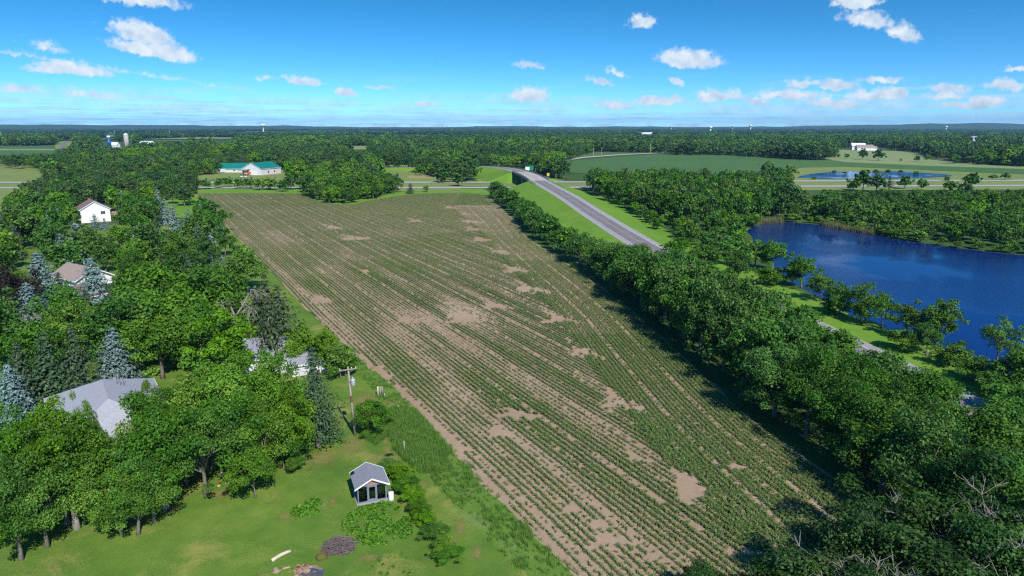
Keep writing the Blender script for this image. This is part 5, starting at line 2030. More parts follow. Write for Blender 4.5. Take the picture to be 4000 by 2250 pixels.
for k_, (a, b, h) in enumerate(((3640, 1985, 10.0), (3900, 1930, 10.8), (3460, 2080, 9.6), (3800, 2130, 9.6), (3700, 1870, 11.0))[:4]):
    dead_tree(a, b, h, 'dead_tree', 'pale leafless tree among the dark trees at the near end of the corn field', 60 + k_, 'bark_dead', spread=.8, lean=.1, r0=.075, kids=3)['group'] = 'bare trees among the near end trees'


# ------------------------------------------------------------------ hedge beside the shed
HL = [(1525, 1850, 1.9, 1.15), (1560, 1880, 1.9, 1.2), (1590, 1925, 1.8, 1.15), (1612, 1965, 1.75, 1.1), (1640, 2010, 1.6, 1.0), (1670, 2055, 1.5, .95), (1700, 2110, 1.55, 1.05), (1730, 2150, 1.5, 1.05), (1758, 2188, 1.4, 1.0)]
for i, (a, b, h, r) in enumerate(HL):
    lab = 'leafy shrub in the hedge row running from the shed corner'
    if i == 0:
        lab = 'leafy hedge shrub growing right against the shed wall'
    if i == len(HL) - 1:
        lab = 'last hedge shrub of the row, farthest from the shed'
    base_tree(a, b, h, r * 1.3, 'bush_bright' if i % 2 else 'bush', 'hedge_shrub', lab, 'hedge shrubs beside the shed', cat='shrub', lod=0)

# ------------------------------------------------------------------ tree row along the right edge of the field
rng = random.Random(31)
yy = 40.0
k = 0
while yy < 378:
    ex = float(np.interp(yy, EY, EX)) if yy > 52 else 37.0 - (52 - yy) * .15
    rx = road_x(yy)
    big = 1.0 if 60 < yy < 190 else .85
    room = rx - 10 - ex
    h = rng.uniform(10.5, 13.5) if yy < 175 else rng.uniform(7.5, 10.0)
    if 95 < yy < 145:
        h = rng.uniform(12.5, 15)
    if 150 < yy <= 175:
        h = rng.uniform(9, 11.5)
    if yy > 175:
        h = rng.choice([rng.uniform(5.0, 7.5), rng.uniform(8.0, 10.5)])
    r = rng.uniform(3.7, 4.9) if yy < 175 else h * rng.uniform(.42, .5)
    def rank(k_):
        where = 'shaded near end' if yy < 62 else ('tallest stretch' if 95 < yy < 150 else ('embankment stretch' if yy > 175 else 'middle stretch'))
        what = {0: 'overhanging the corn', 1: 'behind the corn edge', 2: 'on the road side'}[k_]
        return 'dense row tree %s in the %s of the field edge' % (what, where), 'row trees %s, %s' % (what, where)
    add_tree('row', ex + 3.6 + rng.uniform(-.6, 1.0), yy, h, r, 'row_tree', *rank(0))
    if yy < 165 and k % 1 == 0:
        add_tree('row', ex + 10.0 + rng.uniform(-1.0, 1.0), yy + rng.uniform(2, 4), h * rng.uniform(.85, 1.0), r, 'row_tree', *rank(1))
    if 62 <= yy < 150:
        add_tree('row', ex + 16.3 + rng.uniform(-.8, .8), yy + rng.uniform(0, 5), rng.uniform(9.2, 11.2), min(r, 4.2), 'row_tree', *rank(2))
    if yy < 62:
        for q in (17, 23, 30):
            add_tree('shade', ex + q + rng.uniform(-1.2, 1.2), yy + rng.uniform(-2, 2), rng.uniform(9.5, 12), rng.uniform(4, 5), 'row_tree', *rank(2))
    elif 205 < yy < 330 and k % 2 == 0:
        add_tree('row', ex + 8.5 + rng.uniform(-1.0, .6), yy + 3, h * .8, r * .8, 'row_tree', *rank(1))
    yy += rng.uniform(5.2, 6.8) if yy < 175 else rng.uniform(5.5, 10.0)
    k += 1
for (a, b, h, w) in ((3420, 1960, 10.5, 420), (3600, 1800, 11.5, 460), (3850, 1740, 11.5, 460), (3230, 2120, 9.5, 420), (3560, 2060, 10, 460), (3850, 2000, 10.5, 480), (3980, 1880, 11, 460), (3020, 2190, 7.5, 300), (2790, 2185, 5.0, 220), (3400, 2230, 9, 420), (3750, 2220, 9.5, 460)):
    x, y = at(a, b, h)
    r = w * math.hypot(y, H - h) / F / 2
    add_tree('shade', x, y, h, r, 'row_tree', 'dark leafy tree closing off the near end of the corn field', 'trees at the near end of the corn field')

# pond bank trees on the near side
for (a, b, h, w, kd) in ((2895, 965, 9, 150, 'row'), (2960, 925, 8.5, 150, 'mid'), (3030, 935, 8.5, 160, 'mid'), (3110, 995, 8.0, 150, 'mid'), (3070, 1020, 6.0, 140, 'mid'), (3180, 1055, 7.0, 130, 'mid'), (3255, 1105, 7.0, 140, 'mid'), (3360, 1090, 8.8, 170, 'airy'), (3420, 1150, 6.5, 170, 'mid'),
                          (3330, 1165, 5.0, 130, 'mid'), (3545, 1175, 7.2, 150, 'mid'), (3640, 1160, 8.8, 210, 'mid'), (3590, 1255, 6.0, 200, 'dark'), (3870, 1232, 9.0, 150, 'airy'), (3935, 1325, 7.8, 260, 'mid'), (4010, 1350, 8, 220, 'mid'),
                          (3690, 1330, 4.4, 150, 'bush'), (3770, 1390, 4.0, 170, 'bush'), (3840, 1430, 4.4, 190, 'bush'), (3920, 1480, 5.0, 200, 'bush'), (3990, 1520, 5.0, 200, 'bush'), (3480, 1270, 4.5, 140, 'bush'), (3230, 1150, 4.0, 120, 'bush'), (2980, 1035, 5.0, 140, 'bush'), (2700, 865, 8, 190, 'mid'), (2790, 885, 9, 190, 'dark'), (2850, 925, 8, 170, 'mid'), (2750, 955, 7, 190, 'bush'), (2660, 930, 6, 150, 'bush'), (2880, 868, 8, 140, 'bright')):
    o_ = top_tree(a, b, h, w, kd, 'bank_tree' if kd != 'bush' else 'bank_shrub', 'leafy tree on the grassy bank along the near side of the pond' if kd != 'bush' else 'low dark shrub on the near pond bank',
             'trees on the near pond bank' if kd != 'bush' else 'shrubs on the near pond bank', cat='tree' if kd != 'bush' else 'shrub')
    if o_.location.y < 160:
        o_.location.x += 2.0

# ------------------------------------------------------------------ filled woods (single trees while near)
VIS = [  # photo regions where open ground shows: nothing random may stand in front of it
    [(2180, 628), (2330, 586), (2600, 592), (3000, 605), (3240, 614), (3265, 582), (3320, 566), (3440, 566), (3560, 588), (3640, 600), (3640, 612), (3720, 620), (3850, 632), (4300, 645), (4300, 735), (3090, 735), (3080, 655), (2200, 648)],
    [(-300, 645), (110, 645), (190, 668), (180, 690), (60, 722), (0, 800), (-300, 800)],
    [(-300, 562), (205, 562), (225, 545), (290, 545), (300, 556), (262, 566), (230, 591), (-300, 618)],
    [(742, 674), (840, 668), (850, 640), (1050, 636), (1140, 660), (1130, 700), (1000, 716), (780, 716)],
    [(1340, 563), (1450, 565), (1450, 582), (1370, 582)],
    [(1490, 650), (1640, 646), (1640, 668), (1770, 680), (1760, 748), (1580, 748), (1500, 705)],
    [(540, 541), (920, 531), (920, 549), (700, 552), (540, 552)],
    [(415, 512), (445, 512), (470, 555), (480, 512), (515, 512), (520, 556), (600, 556), (610, 568), (370, 570)],
    [(1830, 638), (2000, 646), (2090, 655), (2270, 705), (2290, 722), (2275, 735), (2480, 850), (2660, 945), (2600, 985), (2470, 975), (2250, 870), (2000, 740), (1880, 720)],
    [(70, 985), (200, 985), (225, 1165), (60, 1165)], [(270, 866), (325, 866), (335, 985), (250, 985)], [(865, 1120), (1000, 1120), (985, 1340), (885, 1340)], [(785, 912), (860, 912), (865, 975), (780, 975)],
    [(620, 770), (770, 790), (760, 850), (620, 850)], [(370, 1285), (490, 1285), (500, 1490), (360, 1490)], [(990, 1060), (1170, 1100), (1175, 1310), (1010, 1310)], [(910, 955), (975, 955), (975, 1010), (910, 1010)], [(320, 1010), (390, 1010), (410, 1140), (310, 1140)],
    [(1495, 628), (1615, 631), (1615, 639), (1495, 637)],
    [(3780, 535), (3830, 535), (3830, 552), (3780, 552)],
    [(300, 780), (425, 780), (470, 815), (510, 825), (510, 850), (430, 868), (300, 868)],
    [(-200, 785), (18, 788), (50, 840), (50, 868), (-200, 870)],
    [(260, 1028), (330, 1028), (330, 1120), (345, 1160), (275, 1165), (262, 1100)],
    [(300, 1465), (470, 1470), (470, 1535), (300, 1535)], [(400, 1580), (520, 1580), (560, 1740), (400, 1720)],
    [(1010, 1325), (1190, 1345), (1190, 1425), (1120, 1425), (1010, 1400)],
    [(2495, 515), (2560, 515), (2560, 528), (2495, 528)],
]


VBOX = [(min(q[0] for q in p), max(q[0] for q in p), min(q[1] for q in p), max(q[1] for q in p), p) for p in VIS]


def hides(x, y, h, r=3.0):
    for z in (h * .98, h * .6, h * .25):
        a, b = topx(x, y, z)
        for (x0, x1, y0, y1, p) in VBOX:
            if x0 < a < x1 and y0 < b < y1 and in_one(a, b, p):
                return True
    return False


CELL = {}
NCELL = [0]


def blocked(x, y, md):
    while NCELL[0] < len(PLACED):
        a, b, c = PLACED[NCELL[0]]
        CELL.setdefault((int(a // 8), int(b // 8)), []).append((a, b, c))
        NCELL[0] += 1
    i, j = int(x // 8), int(y // 8)
    for u in (i - 1, i, i + 1):
        for v in (j - 1, j, j + 1):
            for (a, b, c) in CELL.get((u, v), ()):
                if (a - x) ** 2 + (b - y) ** 2 < max(md, c * .6 + 1.5) ** 2:
                    return True
    return False


HOUSES = [(GH[0], GH[1], 14), (hx, hy, 9)] + [(*at(370, 868), 13), (at(295, 1060, 3)[0], at(295, 1060, 3)[1], 9), (at(340, 1120, 3)[0], at(340, 1120, 3)[1], 9), (*at(276, 1240), 4), (*at(436, 1208), 4), (*at(490, 1335), 4)]


def jitter_grid(x0, x1, y0, y1, s, rng):
    out = []
    y = y0
    while y < y1:
        x = x0
        while x < x1:
            out.append((x + rng.uniform(-.42, .42) * s, y + rng.uniform(-.42, .42) * s))
            x += s
        y += s * .9
    return out


rng = random.Random(77)
STUFF = []       # far-wood trees: x, y, h, r, kind
# the wood between the yards and the left frame edge
for (x, y) in jitter_grid(-330, 0, 96, 480, 7.4, rng):
    if x < -.80 * y - 6 or x > float(left_edge(min(y, 388))) - (6.5 if y < 388 else 2):
        continue
    if y > 405 and x > -150:
        continue
    h = rng.uniform(8.5, 13)
    if any((x - a) ** 2 + (y - b) ** 2 < c * c for a, b, c in HOUSES):
        continue
    if hides(x, y, h) or blocked(x, y, 5.4):
        continue
    kd = rng.choices(['mid', 'dark', 'bright', 'fir', 'pine', 'blue'], [42, 34, 10, 6, 4, 3])[0]
    r = h * rng.uniform(.33, .43) if kd not in ('fir', 'blue', 'pine') else h * .26
    if y < 300:
        add_tree(kd, x, y, h, r, 'wood_tree', {'mid': 'green leafy tree in the wood left of the corn field', 'dark': 'dark leafy tree in the wood left of the corn field', 'bright': 'bright leafy tree in the wood left of the corn field',
                                               'fir': 'dark fir in the wood left of the corn field', 'pine': 'pine in the wood left of the corn field', 'blue': 'blue spruce among leafy trees left of the corn field'}[kd],
                 {'mid': 'green leafy trees in the left wood', 'dark': 'dark leafy trees in the left wood', 'bright': 'bright leafy trees in the left wood', 'fir': 'firs in the left wood', 'pine': 'pines in the left wood', 'blue': 'blue spruces in the left wood'}[kd])
    else:
        PLACED.append((x, y, r))
        STUFF.append((x, y, h, r, kd))

# grove bulging into the far end of the field, and the line of trees along the freeway
GROVE = pxs([(1180, 752), (1222, 776), (1290, 795), (1380, 796), (1440, 781), (1520, 764), (1565, 748), (1530, 735), (1180, 733)])
for (x, y) in jitter_grid(-150, -50, 335, 430, 5.2, rng):
    if not inpoly(x, y, GROVE) or blocked(x, y, 3.6):
        continue
    h = rng.uniform(9, 13) if y > 360 else rng.uniform(6.5, 9.5)
    if x > -75:
        h *= .8
    add_tree(rng.choice(['bright', 'mid', 'mid', 'dark']), x, y, h, h * rng.uniform(.36, .46), 'grove_tree', 'leafy tree in the grove bulging into the far end of the corn field', 'trees of the grove at the far field end')
for (a, b, h, w, kd) in ((1130, 685, 8.5, 70, 'dark'), (1100, 698, 7.5, 60, 'mid'), (1070, 694, 7.5, 55, 'bright'), (1040, 692, 7.5, 60, 'bright'), (1010, 697, 7, 60, 'bright'), (975, 692, 7, 60, 'mid'), (935, 695, 6.5, 50, 'mid'), (890, 690, 6.5, 60, 'mid'), (850, 694, 6.5, 55, 'mid'), (805, 697, 6.5, 50, 'mid'), (765, 692, 7.5, 60, 'dark'), (735, 708, 6, 50, 'mid')):
    top_tree(a, b, h, w, kd, 'grove_tree', 'leafy tree in the line between the corn field and the green roofed workshop', 'trees lining the far left field end')
for (a, b, h, w, kd, lb) in ((1602, 712, 6.5, 28, 'fir', 'small dark conical tree before the freeway at the far field end'), (1665, 720, 4.5, 28, 'bright', 'little bright tree before the freeway at the far field end'),
                              (1720, 650, 11, 110, 'dark', 'largest dark oak of the clump on the meadow past the freeway'), (1680, 640, 9, 70, 'bright', 'light green tree at the left end of the meadow oak clump'), (1640, 645, 8, 40, 'mid', 'slim tree just left of the meadow oak clump'),
                              (1760, 655, 10, 80, 'dark', 'dark tree at the right end of the meadow oak clump'), (1730, 690, 4, 28, 'bright', 'little bright bush on the mown hay'), (1712, 690, 3, 22, 'dark', 'tiny dark shrub beside the bright bush on the mown hay'),
                              (1810, 640, 11, 100, 'bright', 'tall bright tree at the end of the corn row trees'), (1850, 645, 10, 80, 'bright', 'bright tree next to the far road curve'), (1880, 652, 6, 26, 'mid', 'single small tree on the grass slope left of the bridge'), (1790, 672, 9, 60, 'dark', 'grey green tree before the tall bright ones at the field row end')):
    top_tree(a, b, h, w, kd, 'meadow_tree', lb)

# lone trees on the right pastures
for (px_, py_, h, wpx, kd, lb) in ((3367, 624, 13.5, 34, 'dark', 'left one of two dark round trees side by side on the pale pasture edge'), (3431, 628, 13.0, 38, 'dark', 'right one of two dark round trees side by side on the pale pasture edge'),
                                   (3307, 620, 7, 19, 'mid', 'small tree between the oak hedgerow and the two dark round trees'), (3518, 632, 4, 9, 'dark', 'tiny bush alone on the pasture edge'), (3579, 632, 7.5, 20, 'mid', 'small rounded tree on the pasture edge beside an upright open one'),
                                   (3620, 635, 9, 24, 'airy', 'upright open tree beside the small rounded one on the pasture edge'), (3727, 640, 10, 42, 'mid', 'wide tree casting a shadow on the crop edge'), (3830, 644, 10, 40, 'mid', 'rightmost open grown tree of the crop edge line'),
                                   (3258, 616, 9, 24, 'mid', 'tree ending the oak hedgerow toward the pasture'), (3275, 618, 6, 14, 'mid', 'little tree at the pasture end of the oak hedgerow'),
                                   (3120, 608, 17, 60, 'dark', 'large oak at the left end of the hedgerow above the crop field'), (3165, 610, 15, 50, 'dark', 'second oak in the hedgerow above the crop field'), (3200, 611, 14, 40, 'mid', 'slimmer oak in the middle of the hedgerow'), (3230, 613, 15, 44, 'dark', 'oak in the hedgerow beside its last small tree')):
    x, y = at(px_, py_)
    r = wpx * math.hypot(y, H) / F / 2
    add_tree(kd, x, y, h, r, 'lone_tree', lb)
# trees before the freeway on the right
for (a, b, h, w, kd, lb) in ((3380, 660, 13, 120, 'dark', 'tall dark tree clump standing against the small far pond'), (3340, 690, 9, 80, 'mid', 'lower tree on the left of the tall dark clump by the far pond'), (3430, 675, 11, 60, 'dark', 'dark tree right of the tall clump by the far pond'),
                              (3085, 640, 12, 110, 'airy', 'tall ragged tree left of the far pond'), (3040, 650, 12, 90, 'dark', 'dark ragged tree beside the tall one left of the far pond'), (3000, 625, 14, 80, 'dark', 'tallest dark ragged tree at the wood end left of the far pond'),
                              (3480, 682, 9, 50, 'pine', 'dark pine shaped tree before the freeway below the far pond'), (3540, 680, 9, 60, 'mid', 'leafy tree before the freeway below the far pond'), (3605, 695, 8, 40, 'airy', 'thin tree before the freeway right of the far pond'),
                              (3805, 672, 10, 75, 'mid', 'broad tree rising across the freeway on the right'), (3720, 700, 8, 70, 'mid', 'leafy tree left of the broad freeway tree'), (3780, 705, 8, 60, 'dark', 'dark tree below the broad freeway tree')):
    top_tree(a, b, h, w, kd, 'freeway_tree', lb)

# wood between the highway and the ponds
WOOD_E = [at(*q) for q in ((2285, 735), (2360, 775), (2480, 845), (2620, 930), (2760, 1020), (2890, 940), (2905, 895), (2960, 865), (3085, 858), (3085, 738), (2900, 734), (2340, 733))]
for (x, y) in jitter_grid(15, 260, 190, 420, 6.6, rng):
    if not inpoly(x, y, WOOD_E):
        continue
    edge = x - road_x(y)
    h = rng.uniform(10, 15) * (0.42 if edge < 27 else 1.0)
    if edge < 27:
        h = min(h, rng.uniform(4, 7.5))
    elif y < 255:
        h = min(h, rng.uniform(6.5, 10))
    if hides(x, y, h) or blocked(x, y, 4.6):
        continue
    kd = rng.choices(['mid', 'dark', 'bright', 'bush'], [36, 50, 8, 6])[0] if h > 7 else rng.choice(['bush', 'mid', 'bush_bright'])
    add_tree(kd, x, y, h, h * rng.uniform(.28, .38) if h > 7 else h * .5, 'woodland_tree' if h > 7 else 'woodland_bush', '%s tree in the wood between highway and pond' % {'mid': 'tall green leafy', 'dark': 'tall dark leafy', 'bright': 'tall bright yellow green', 'bush': 'round bushy green'}.get(kd, 'leafy') if h > 7 else 'low leafy bush on the wood edge along the highway slope',
             kd + ' leaved trees in the wood between highway and pond' if h > 7 else 'bushes on the wood edge by the highway', cat='tree' if h > 7 else 'bush', lod=2)
# thicket on the far pond shore
THK = [at(*q) for q in ((2905, 880), (2960, 862), (3050, 858), (3200, 868), (3350, 893), (3500, 925), (3700, 955), (4000, 985))] + [(190, 188), (330, 260), (420, 330), (420, 400), (300, 400), (195, 380), (150, 330), (128, 350), (105, 290)]
for (x, y) in jitter_grid(80, 420, 180, 405, 7.0, rng):
    if x > .80 * y + 12 or not inpoly(x, y, THK):
        continue
    h = rng.uniform(5.5, 10) if y < 320 else rng.uniform(4.5, 7.5)
    if hides(x, y, h) or blocked(x, y, 4.8):
        continue
    kd = rng.choices(['mid', 'dark', 'bright', 'bush', 'airy'], [36, 34, 10, 12, 8])[0]
    add_tree(kd, x, y, h, h * rng.uniform(.36, .5), 'thicket_tree', {'mid': 'green scrubby tree', 'dark': 'dark scrubby tree', 'bright': 'bright yellow green tree', 'bush': 'round green bush', 'airy': 'thin open tree'}[kd] + ' in the thicket behind the far shore of the pond', kd + ' growth of the thicket behind the pond', lod=2)

SH = [at(*q) for q in ((2905, 893), (2960, 870), (3050, 866), (3200, 876), (3350, 901), (3500, 933), (3700, 964), (4000, 996))] + [(185, 189)]
for i in range(len(SH) - 1):
    a, b = Vector((*SH[i], 0)), Vector((*SH[i + 1], 0))
    n_ = max(1, int((b - a).length / 3.6))
    for k in range(n_):
        p = a.lerp(b, (k + rng.random()) / n_) + Vector((rng.uniform(-.5, 1.5), rng.uniform(0, 2.4), 0))
        h = rng.uniform(2.0, 4.6)
        add_tree(rng.choice(['bush', 'bush', 'bush_bright']), p.x, p.y, h, h * rng.uniform(.5, .75), 'shore_bush', 'leafy bush hanging over the far shore of the pond', 'bushes along the far pond shore', cat='bush', lod=2)

# ------------------------------------------------------------------ far woods as one mass
kinds = ['mid', 'dark', 'bright', 'pine']
nv = {'mid': 3, 'dark': 3, 'bright': 2, 'pine': 1}
srcs, first = [], {}
far_first = {}
for kd in kinds:
    first[kd] = len(srcs)
    for i in range(nv[kd]):
        me = combined(kd, i, 2)
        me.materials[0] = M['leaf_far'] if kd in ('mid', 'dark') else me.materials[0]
        srcs.append(me)
for kd in kinds:
    far_first[kd] = len(srcs)
    for i in range(nv[kd]):
        me = combined(kd, i, 3)
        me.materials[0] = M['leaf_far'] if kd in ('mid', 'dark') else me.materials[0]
        srcs.append(me)
P, S, RT, PK = [], [], [], []


def push(x, y, h, r, kd):
    kd = kd if kd in nv else 'dark'
    P.append((x, y, 0))
    S.append((r / 4, r / 4, h / 10))
    RT.append((0, 0, rng.uniform(0, 6.28)))
    PK.append((first if y < 800 else far_first)[kd] + rng.randrange(nv[kd]))


for q in STUFF:
    push(*q)


def open_far(x, y):
    """clearings in the distant woods"""
    for (a, b, c, e) in FARF:
        if a < x < b and c < y < e:
            return True
    return False


FARF = []
for i in range(60):
    dd = 1900 * (3.4 ** rng.random())
    cx_ = rng.uniform(-.8, .8) * dd
    w_ = rng.uniform(.05, .16) * dd
    l_ = rng.uniform(.03, .09) * dd
    if hides(cx_, dd, 0.1):
        continue
    FARF.append((cx_ - w_, cx_ + w_, dd - l_, dd + l_))
    sheet('far_field', wobble([(cx_ - w_, dd - l_), (cx_ + w_, dd - l_ * .9), (cx_ + w_, dd + l_), (cx_ - w_, dd + l_ * .95)], 6, 60, i), .7 + .05 * i, rng.choice(['pasture', 'crop', 'meadow', 'crop']))
d = 478.0
cnt = 0
while d < 1400:
    s = 8.6 + (d - 478) * .0036
    x = -.84 * d
    while x < .84 * d:
        px_ = x + rng.uniform(-.45, .45) * s
        py_ = d + rng.uniform(-.45, .45) * s
        nz = fb1(px_ / 70.0, py_ / 90.0, 15)
        h = (6.0 + 14.0 * nz) * rng.uniform(.8, 1.25)
        x += s
        if vn1(px_ / 26.0, py_ / 30.0, 16) < .15:
            continue
        if open_far(px_, py_) or hides(px_, py_, h):
            continue
        if abs(px_ - road_x(min(py_, 545))) < 24 and py_ < 560:
            continue
        if py_ < 640 and px_ < 0 and (px_ + 150) ** 2 / 160 ** 2 + (py_ - 600) ** 2 / 34 ** 2 < 1 and abs(py_ - 600) < 12:
            continue
        if blocked(px_, py_, 4.0) and py_ < 900:
            continue
        n3 = fb1(px_ / 170.0, py_ / 110.0, 27)
        push(px_, py_, h, h * rng.uniform(.34, .48), rng.choices(kinds, [30, 64, 2, 4] if n3 < .45 else ([40, 10, 48, 2] if n3 > .6 else [64, 24, 8, 4]))[0])
    d += s * .92
d = 1400.0
while d < 9300:
    s = 11.5 * (d / 1400) ** .95
    x = -.84 * d
    while x < .84 * d:
        px_ = x + rng.uniform(-.5, .5) * s
        py_ = d + rng.uniform(-.5, .5) * s
        x += s
        if open_far(px_, py_):
            continue
        h = rng.uniform(11, 17)
        if py_ < 4500 and hides(px_, py_, h):
            continue
        z = 0.0
        n3 = fb1(px_ / 700.0, py_ / 260.0, 28)
        push(px_, py_, h * (.6 + .8 * n3), s * rng.uniform(.55, .85), rng.choices(kinds, [30, 66, 0, 4] if n3 < .45 else ([50, 20, 28, 2] if n3 > .6 else [60, 32, 6, 2]))[0])
    d += s * .9
print('far trees', len(P))
scatter('far_woodland', P, S, RT, PK, srcs, 'mass of leafy woodland stretching to the horizon', 'woodland')

# ------------------------------------------------------------------ corn
def corn_mesh(seed, n, seg, L=.42):
    r_ = np.random.default_rng(seed)
    V, lv = [], []
    for i in range(n):
        az = r_.uniform(-.5, .5) + (math.pi if i % 2 else 0) + (1.57 if r_.random() < .25 else 0)
        ln = L * r_.uniform(.7, 1.15)
        z0 = .05 + .28 * i / n
        up = r_.uniform(.5, 1.0)
        w0 = .045
        prev = None
        pts = []
        for k in range(seg + 1):
            t = k / seg
            x = ln * t
            z = z0 + up * ln * t * (1.25 - 1.15 * t)
            w = w0 * (1 - t) ** .6 + .004
            c = np.array([math.cos(az) * x, math.sin(az) * x, z])
            sd_ = np.array([-math.sin(az), math.cos(az), 0]) * w
            pts.append((c - sd_, c + sd_))
        for k in range(seg):
            V.append([pts[k][0], pts[k][1], pts[k + 1][1], pts[k + 1][0]])
            lv.append(r_.uniform(.1, 1))
    return quads('corn_plant', np.array(V), [M['corn']], lv)


CORN = [corn_mesh(i, 8, 3) for i in range(4)]
CORN_FAR = [corn_mesh(20 + i, 6, 2, .5) for i in range(3)]


def field_points():
    u = np.array([FIELD_L[-1][0] - FIELD_L[0][0], FIELD_L[-1][1] - FIELD_L[0][1]])
    u = u / np.linalg.norm(u)
    n = np.array([u[1], -u[0]])
    o = np.array(FIELD_L[0])
    pts, row = [], []
    # main block, rows parallel to the left edge with a slight bow
    for k in range(-6, 330):
        c = .3 + k * .76
        for (t0, t1, st) in ((-30, 95, .21), (95, 180, .29), (180, 420, .46)):
            t = np.arange(t0, t1, st) + RNG.uniform(-.4, .4, len(np.arange(t0, t1, st))) * st
            bow = .8 * np.sin(t / 160.0) + .10 * np.sin(t / 9.0 + k * .02)
            p = o + np.outer(t, u) + np.outer(c + bow + RNG.normal(0, .035, len(t)), n)
            pts.append(np.column_stack([p, np.full(len(t), st), np.full(len(t), 0), np.full(len(t), k + 6)]))
    main = np.concatenate(pts)
    keep = inpoly(main[:, 0], main[:, 1], FIELD)
    # stays left of the headland rows
    bx = np.interp(main[:, 1], BY, BX)
    keep &= main[:, 0] < bx + 1.2 + 1.2 * (vnoise(main[:, 1] / 9.0, main[:, 1] * 0, 3) - .5)
    keep &= ~((main[:, 1] > 330) & (main[:, 0] > -60))
    main = main[keep]
    # headland: rows that follow the right edge
    hl = []
    ys = np.arange(50, 383, .22)
    for k in range(24):
        y = ys + RNG.uniform(-.1, .1, len(ys))
        b0 = np.interp(y, BY, BX)
        e0 = np.interp(y, EY, EX) - .5
        x = b0 + (e0 - b0) * (k + .5) / 24 + RNG.normal(0, .035, len(y))
        q = np.column_stack([x, y, np.full(len(y), .22), np.full(len(y), 1), np.full(len(y), k)])
        stp = np.where(y > 190, 3, np.where(y > 120, 2, 1))
        q = q[(np.arange(len(y)) % stp) == 0]
        hl.append(q)
    hl = np.concatenate(hl)
    hl = hl[inpoly(hl[:, 0], hl[:, 1], FIELD)]
    # far cross rows
    cr = []
    for k in range(70):
        yy_ = 330 + k * .9
        xs = np.arange(-60, -5, .34)
        cr.append(np.column_stack([xs + RNG.uniform(-.1, .1, len(xs)), np.full(len(xs), yy_), np.full(len(xs), .34), np.full(len(xs), 2), np.full(len(xs), k)]))
    cr = np.concatenate(cr)
    cr = cr[inpoly(cr[:, 0], cr[:, 1], FIELD) & (cr[:, 0] < np.interp(cr[:, 1], BY, BX) + 30)]
    cr = cr[(cr[:, 1] > 330) & (cr[:, 0] < np.interp(cr[:, 1], EY, EX) - 3)]
    return np.concatenate([main, hl, cr])


Q = field_points()
X, Y, ST, BL_, ROWID = Q.T
u_ = np.array([-.481, .877])
al = X * u_[0] + Y * u_[1]
ac = X * u_[1] - Y * u_[0]
streak = fbm(al / 34.0, ac / 3.4, 12)
patch = fbm(X / 17.0, Y / 26.0, 21)
fine = vnoise(X / 2.2, Y / 2.2, 31)
vig = .08 + .62 * streak + .32 * patch
bx = np.interp(Y, BY, BX)
near_b = np.exp(-((X - bx - 1.8) / 2.2) ** 2)
dl = X - np.interp(Y, LY, LX)
er = np.interp(Y, EY, EX) - X
vig = np.where(BL_ == 1, .42 + .45 * patch + .15 * streak, vig)
vig += .16 * near_b * (vnoise(Y / 13.0, Y * 0 + 2, 9)) + .10 * np.exp(-(er / 4.5) ** 2) + .06 * np.exp(-((dl - 6) / 6) ** 2)
vig = np.where(Y > 180, vig + (.60 - vig) * np.clip((Y - 150) / 160, 0, .75), vig)
# bare soil: wedge-shaped gaps where the main rows meet the headland, blown-out spots, sandy margin
bare_w = np.ones(len(X))
ragged = .6 * vnoise(X / 1.6, Y / 2.6, 51) + .4 * vnoise(X / .6, Y / .8, 52)
for (a, b, w, h_) in ((1762, 812, 26, 5), (1818, 838, 26, 5), (1836, 866, 30, 6), (1850, 896, 34, 7), (1880, 935, 30, 8), (1950, 985, 40, 8), (2000, 1052, 42, 12), (2062, 1128, 46, 16), (2172, 1240, 46, 20), (2265, 1372, 46, 26), (2420, 1572, 60, 36), (2700, 1918, 70, 50),
                      (1390, 930, 50, 8), (1305, 890, 34, 6), (1620, 862, 30, 6), (1810, 1235, 62, 26), (1940, 1195, 46, 12), (1250, 1170, 40, 14), (1590, 1250, 40, 12), (2010, 1620, 70, 26), (1930, 1690, 60, 22), (2390, 2110, 60, 20), (2230, 1990, 50, 24), (2480, 1790, 30, 12), (2560, 2190, 80, 16), (2330, 2050, 40, 22), (1435, 1060, 26, 6), (2930, 2160, 70, 22), (2880, 1830, 40, 14)):
    qx, qy = topx(X, Y, 0.0)
    vv = (qy - b) / h_
    uu = (qx - a) / w
    e = np.maximum(np.abs(uu - .45 * vv) * 1.1 + .55 * (-vv), vv * .95)      # wedge, pointed toward the near side
    bare_w = np.minimum(bare_w, np.clip((e + 1.5 * (ragged - .5) - .58) / .55, 0, 1))
margin = dl < .3 + 1.6 * vnoise(Y / 5.0, Y * 0, 41) * (Y < 110)
prob = np.clip((vig - .30) / .24, .30, 1.0)
rw = ROWID % 8
prob = prob * np.where(rw == 0, .35, np.where(rw == 4, .70, 1.0)) * np.where(BL_ == 1, 1.0, 1.0)
keep = (RNG.random(len(X)) < prob * bare_w) & ~margin
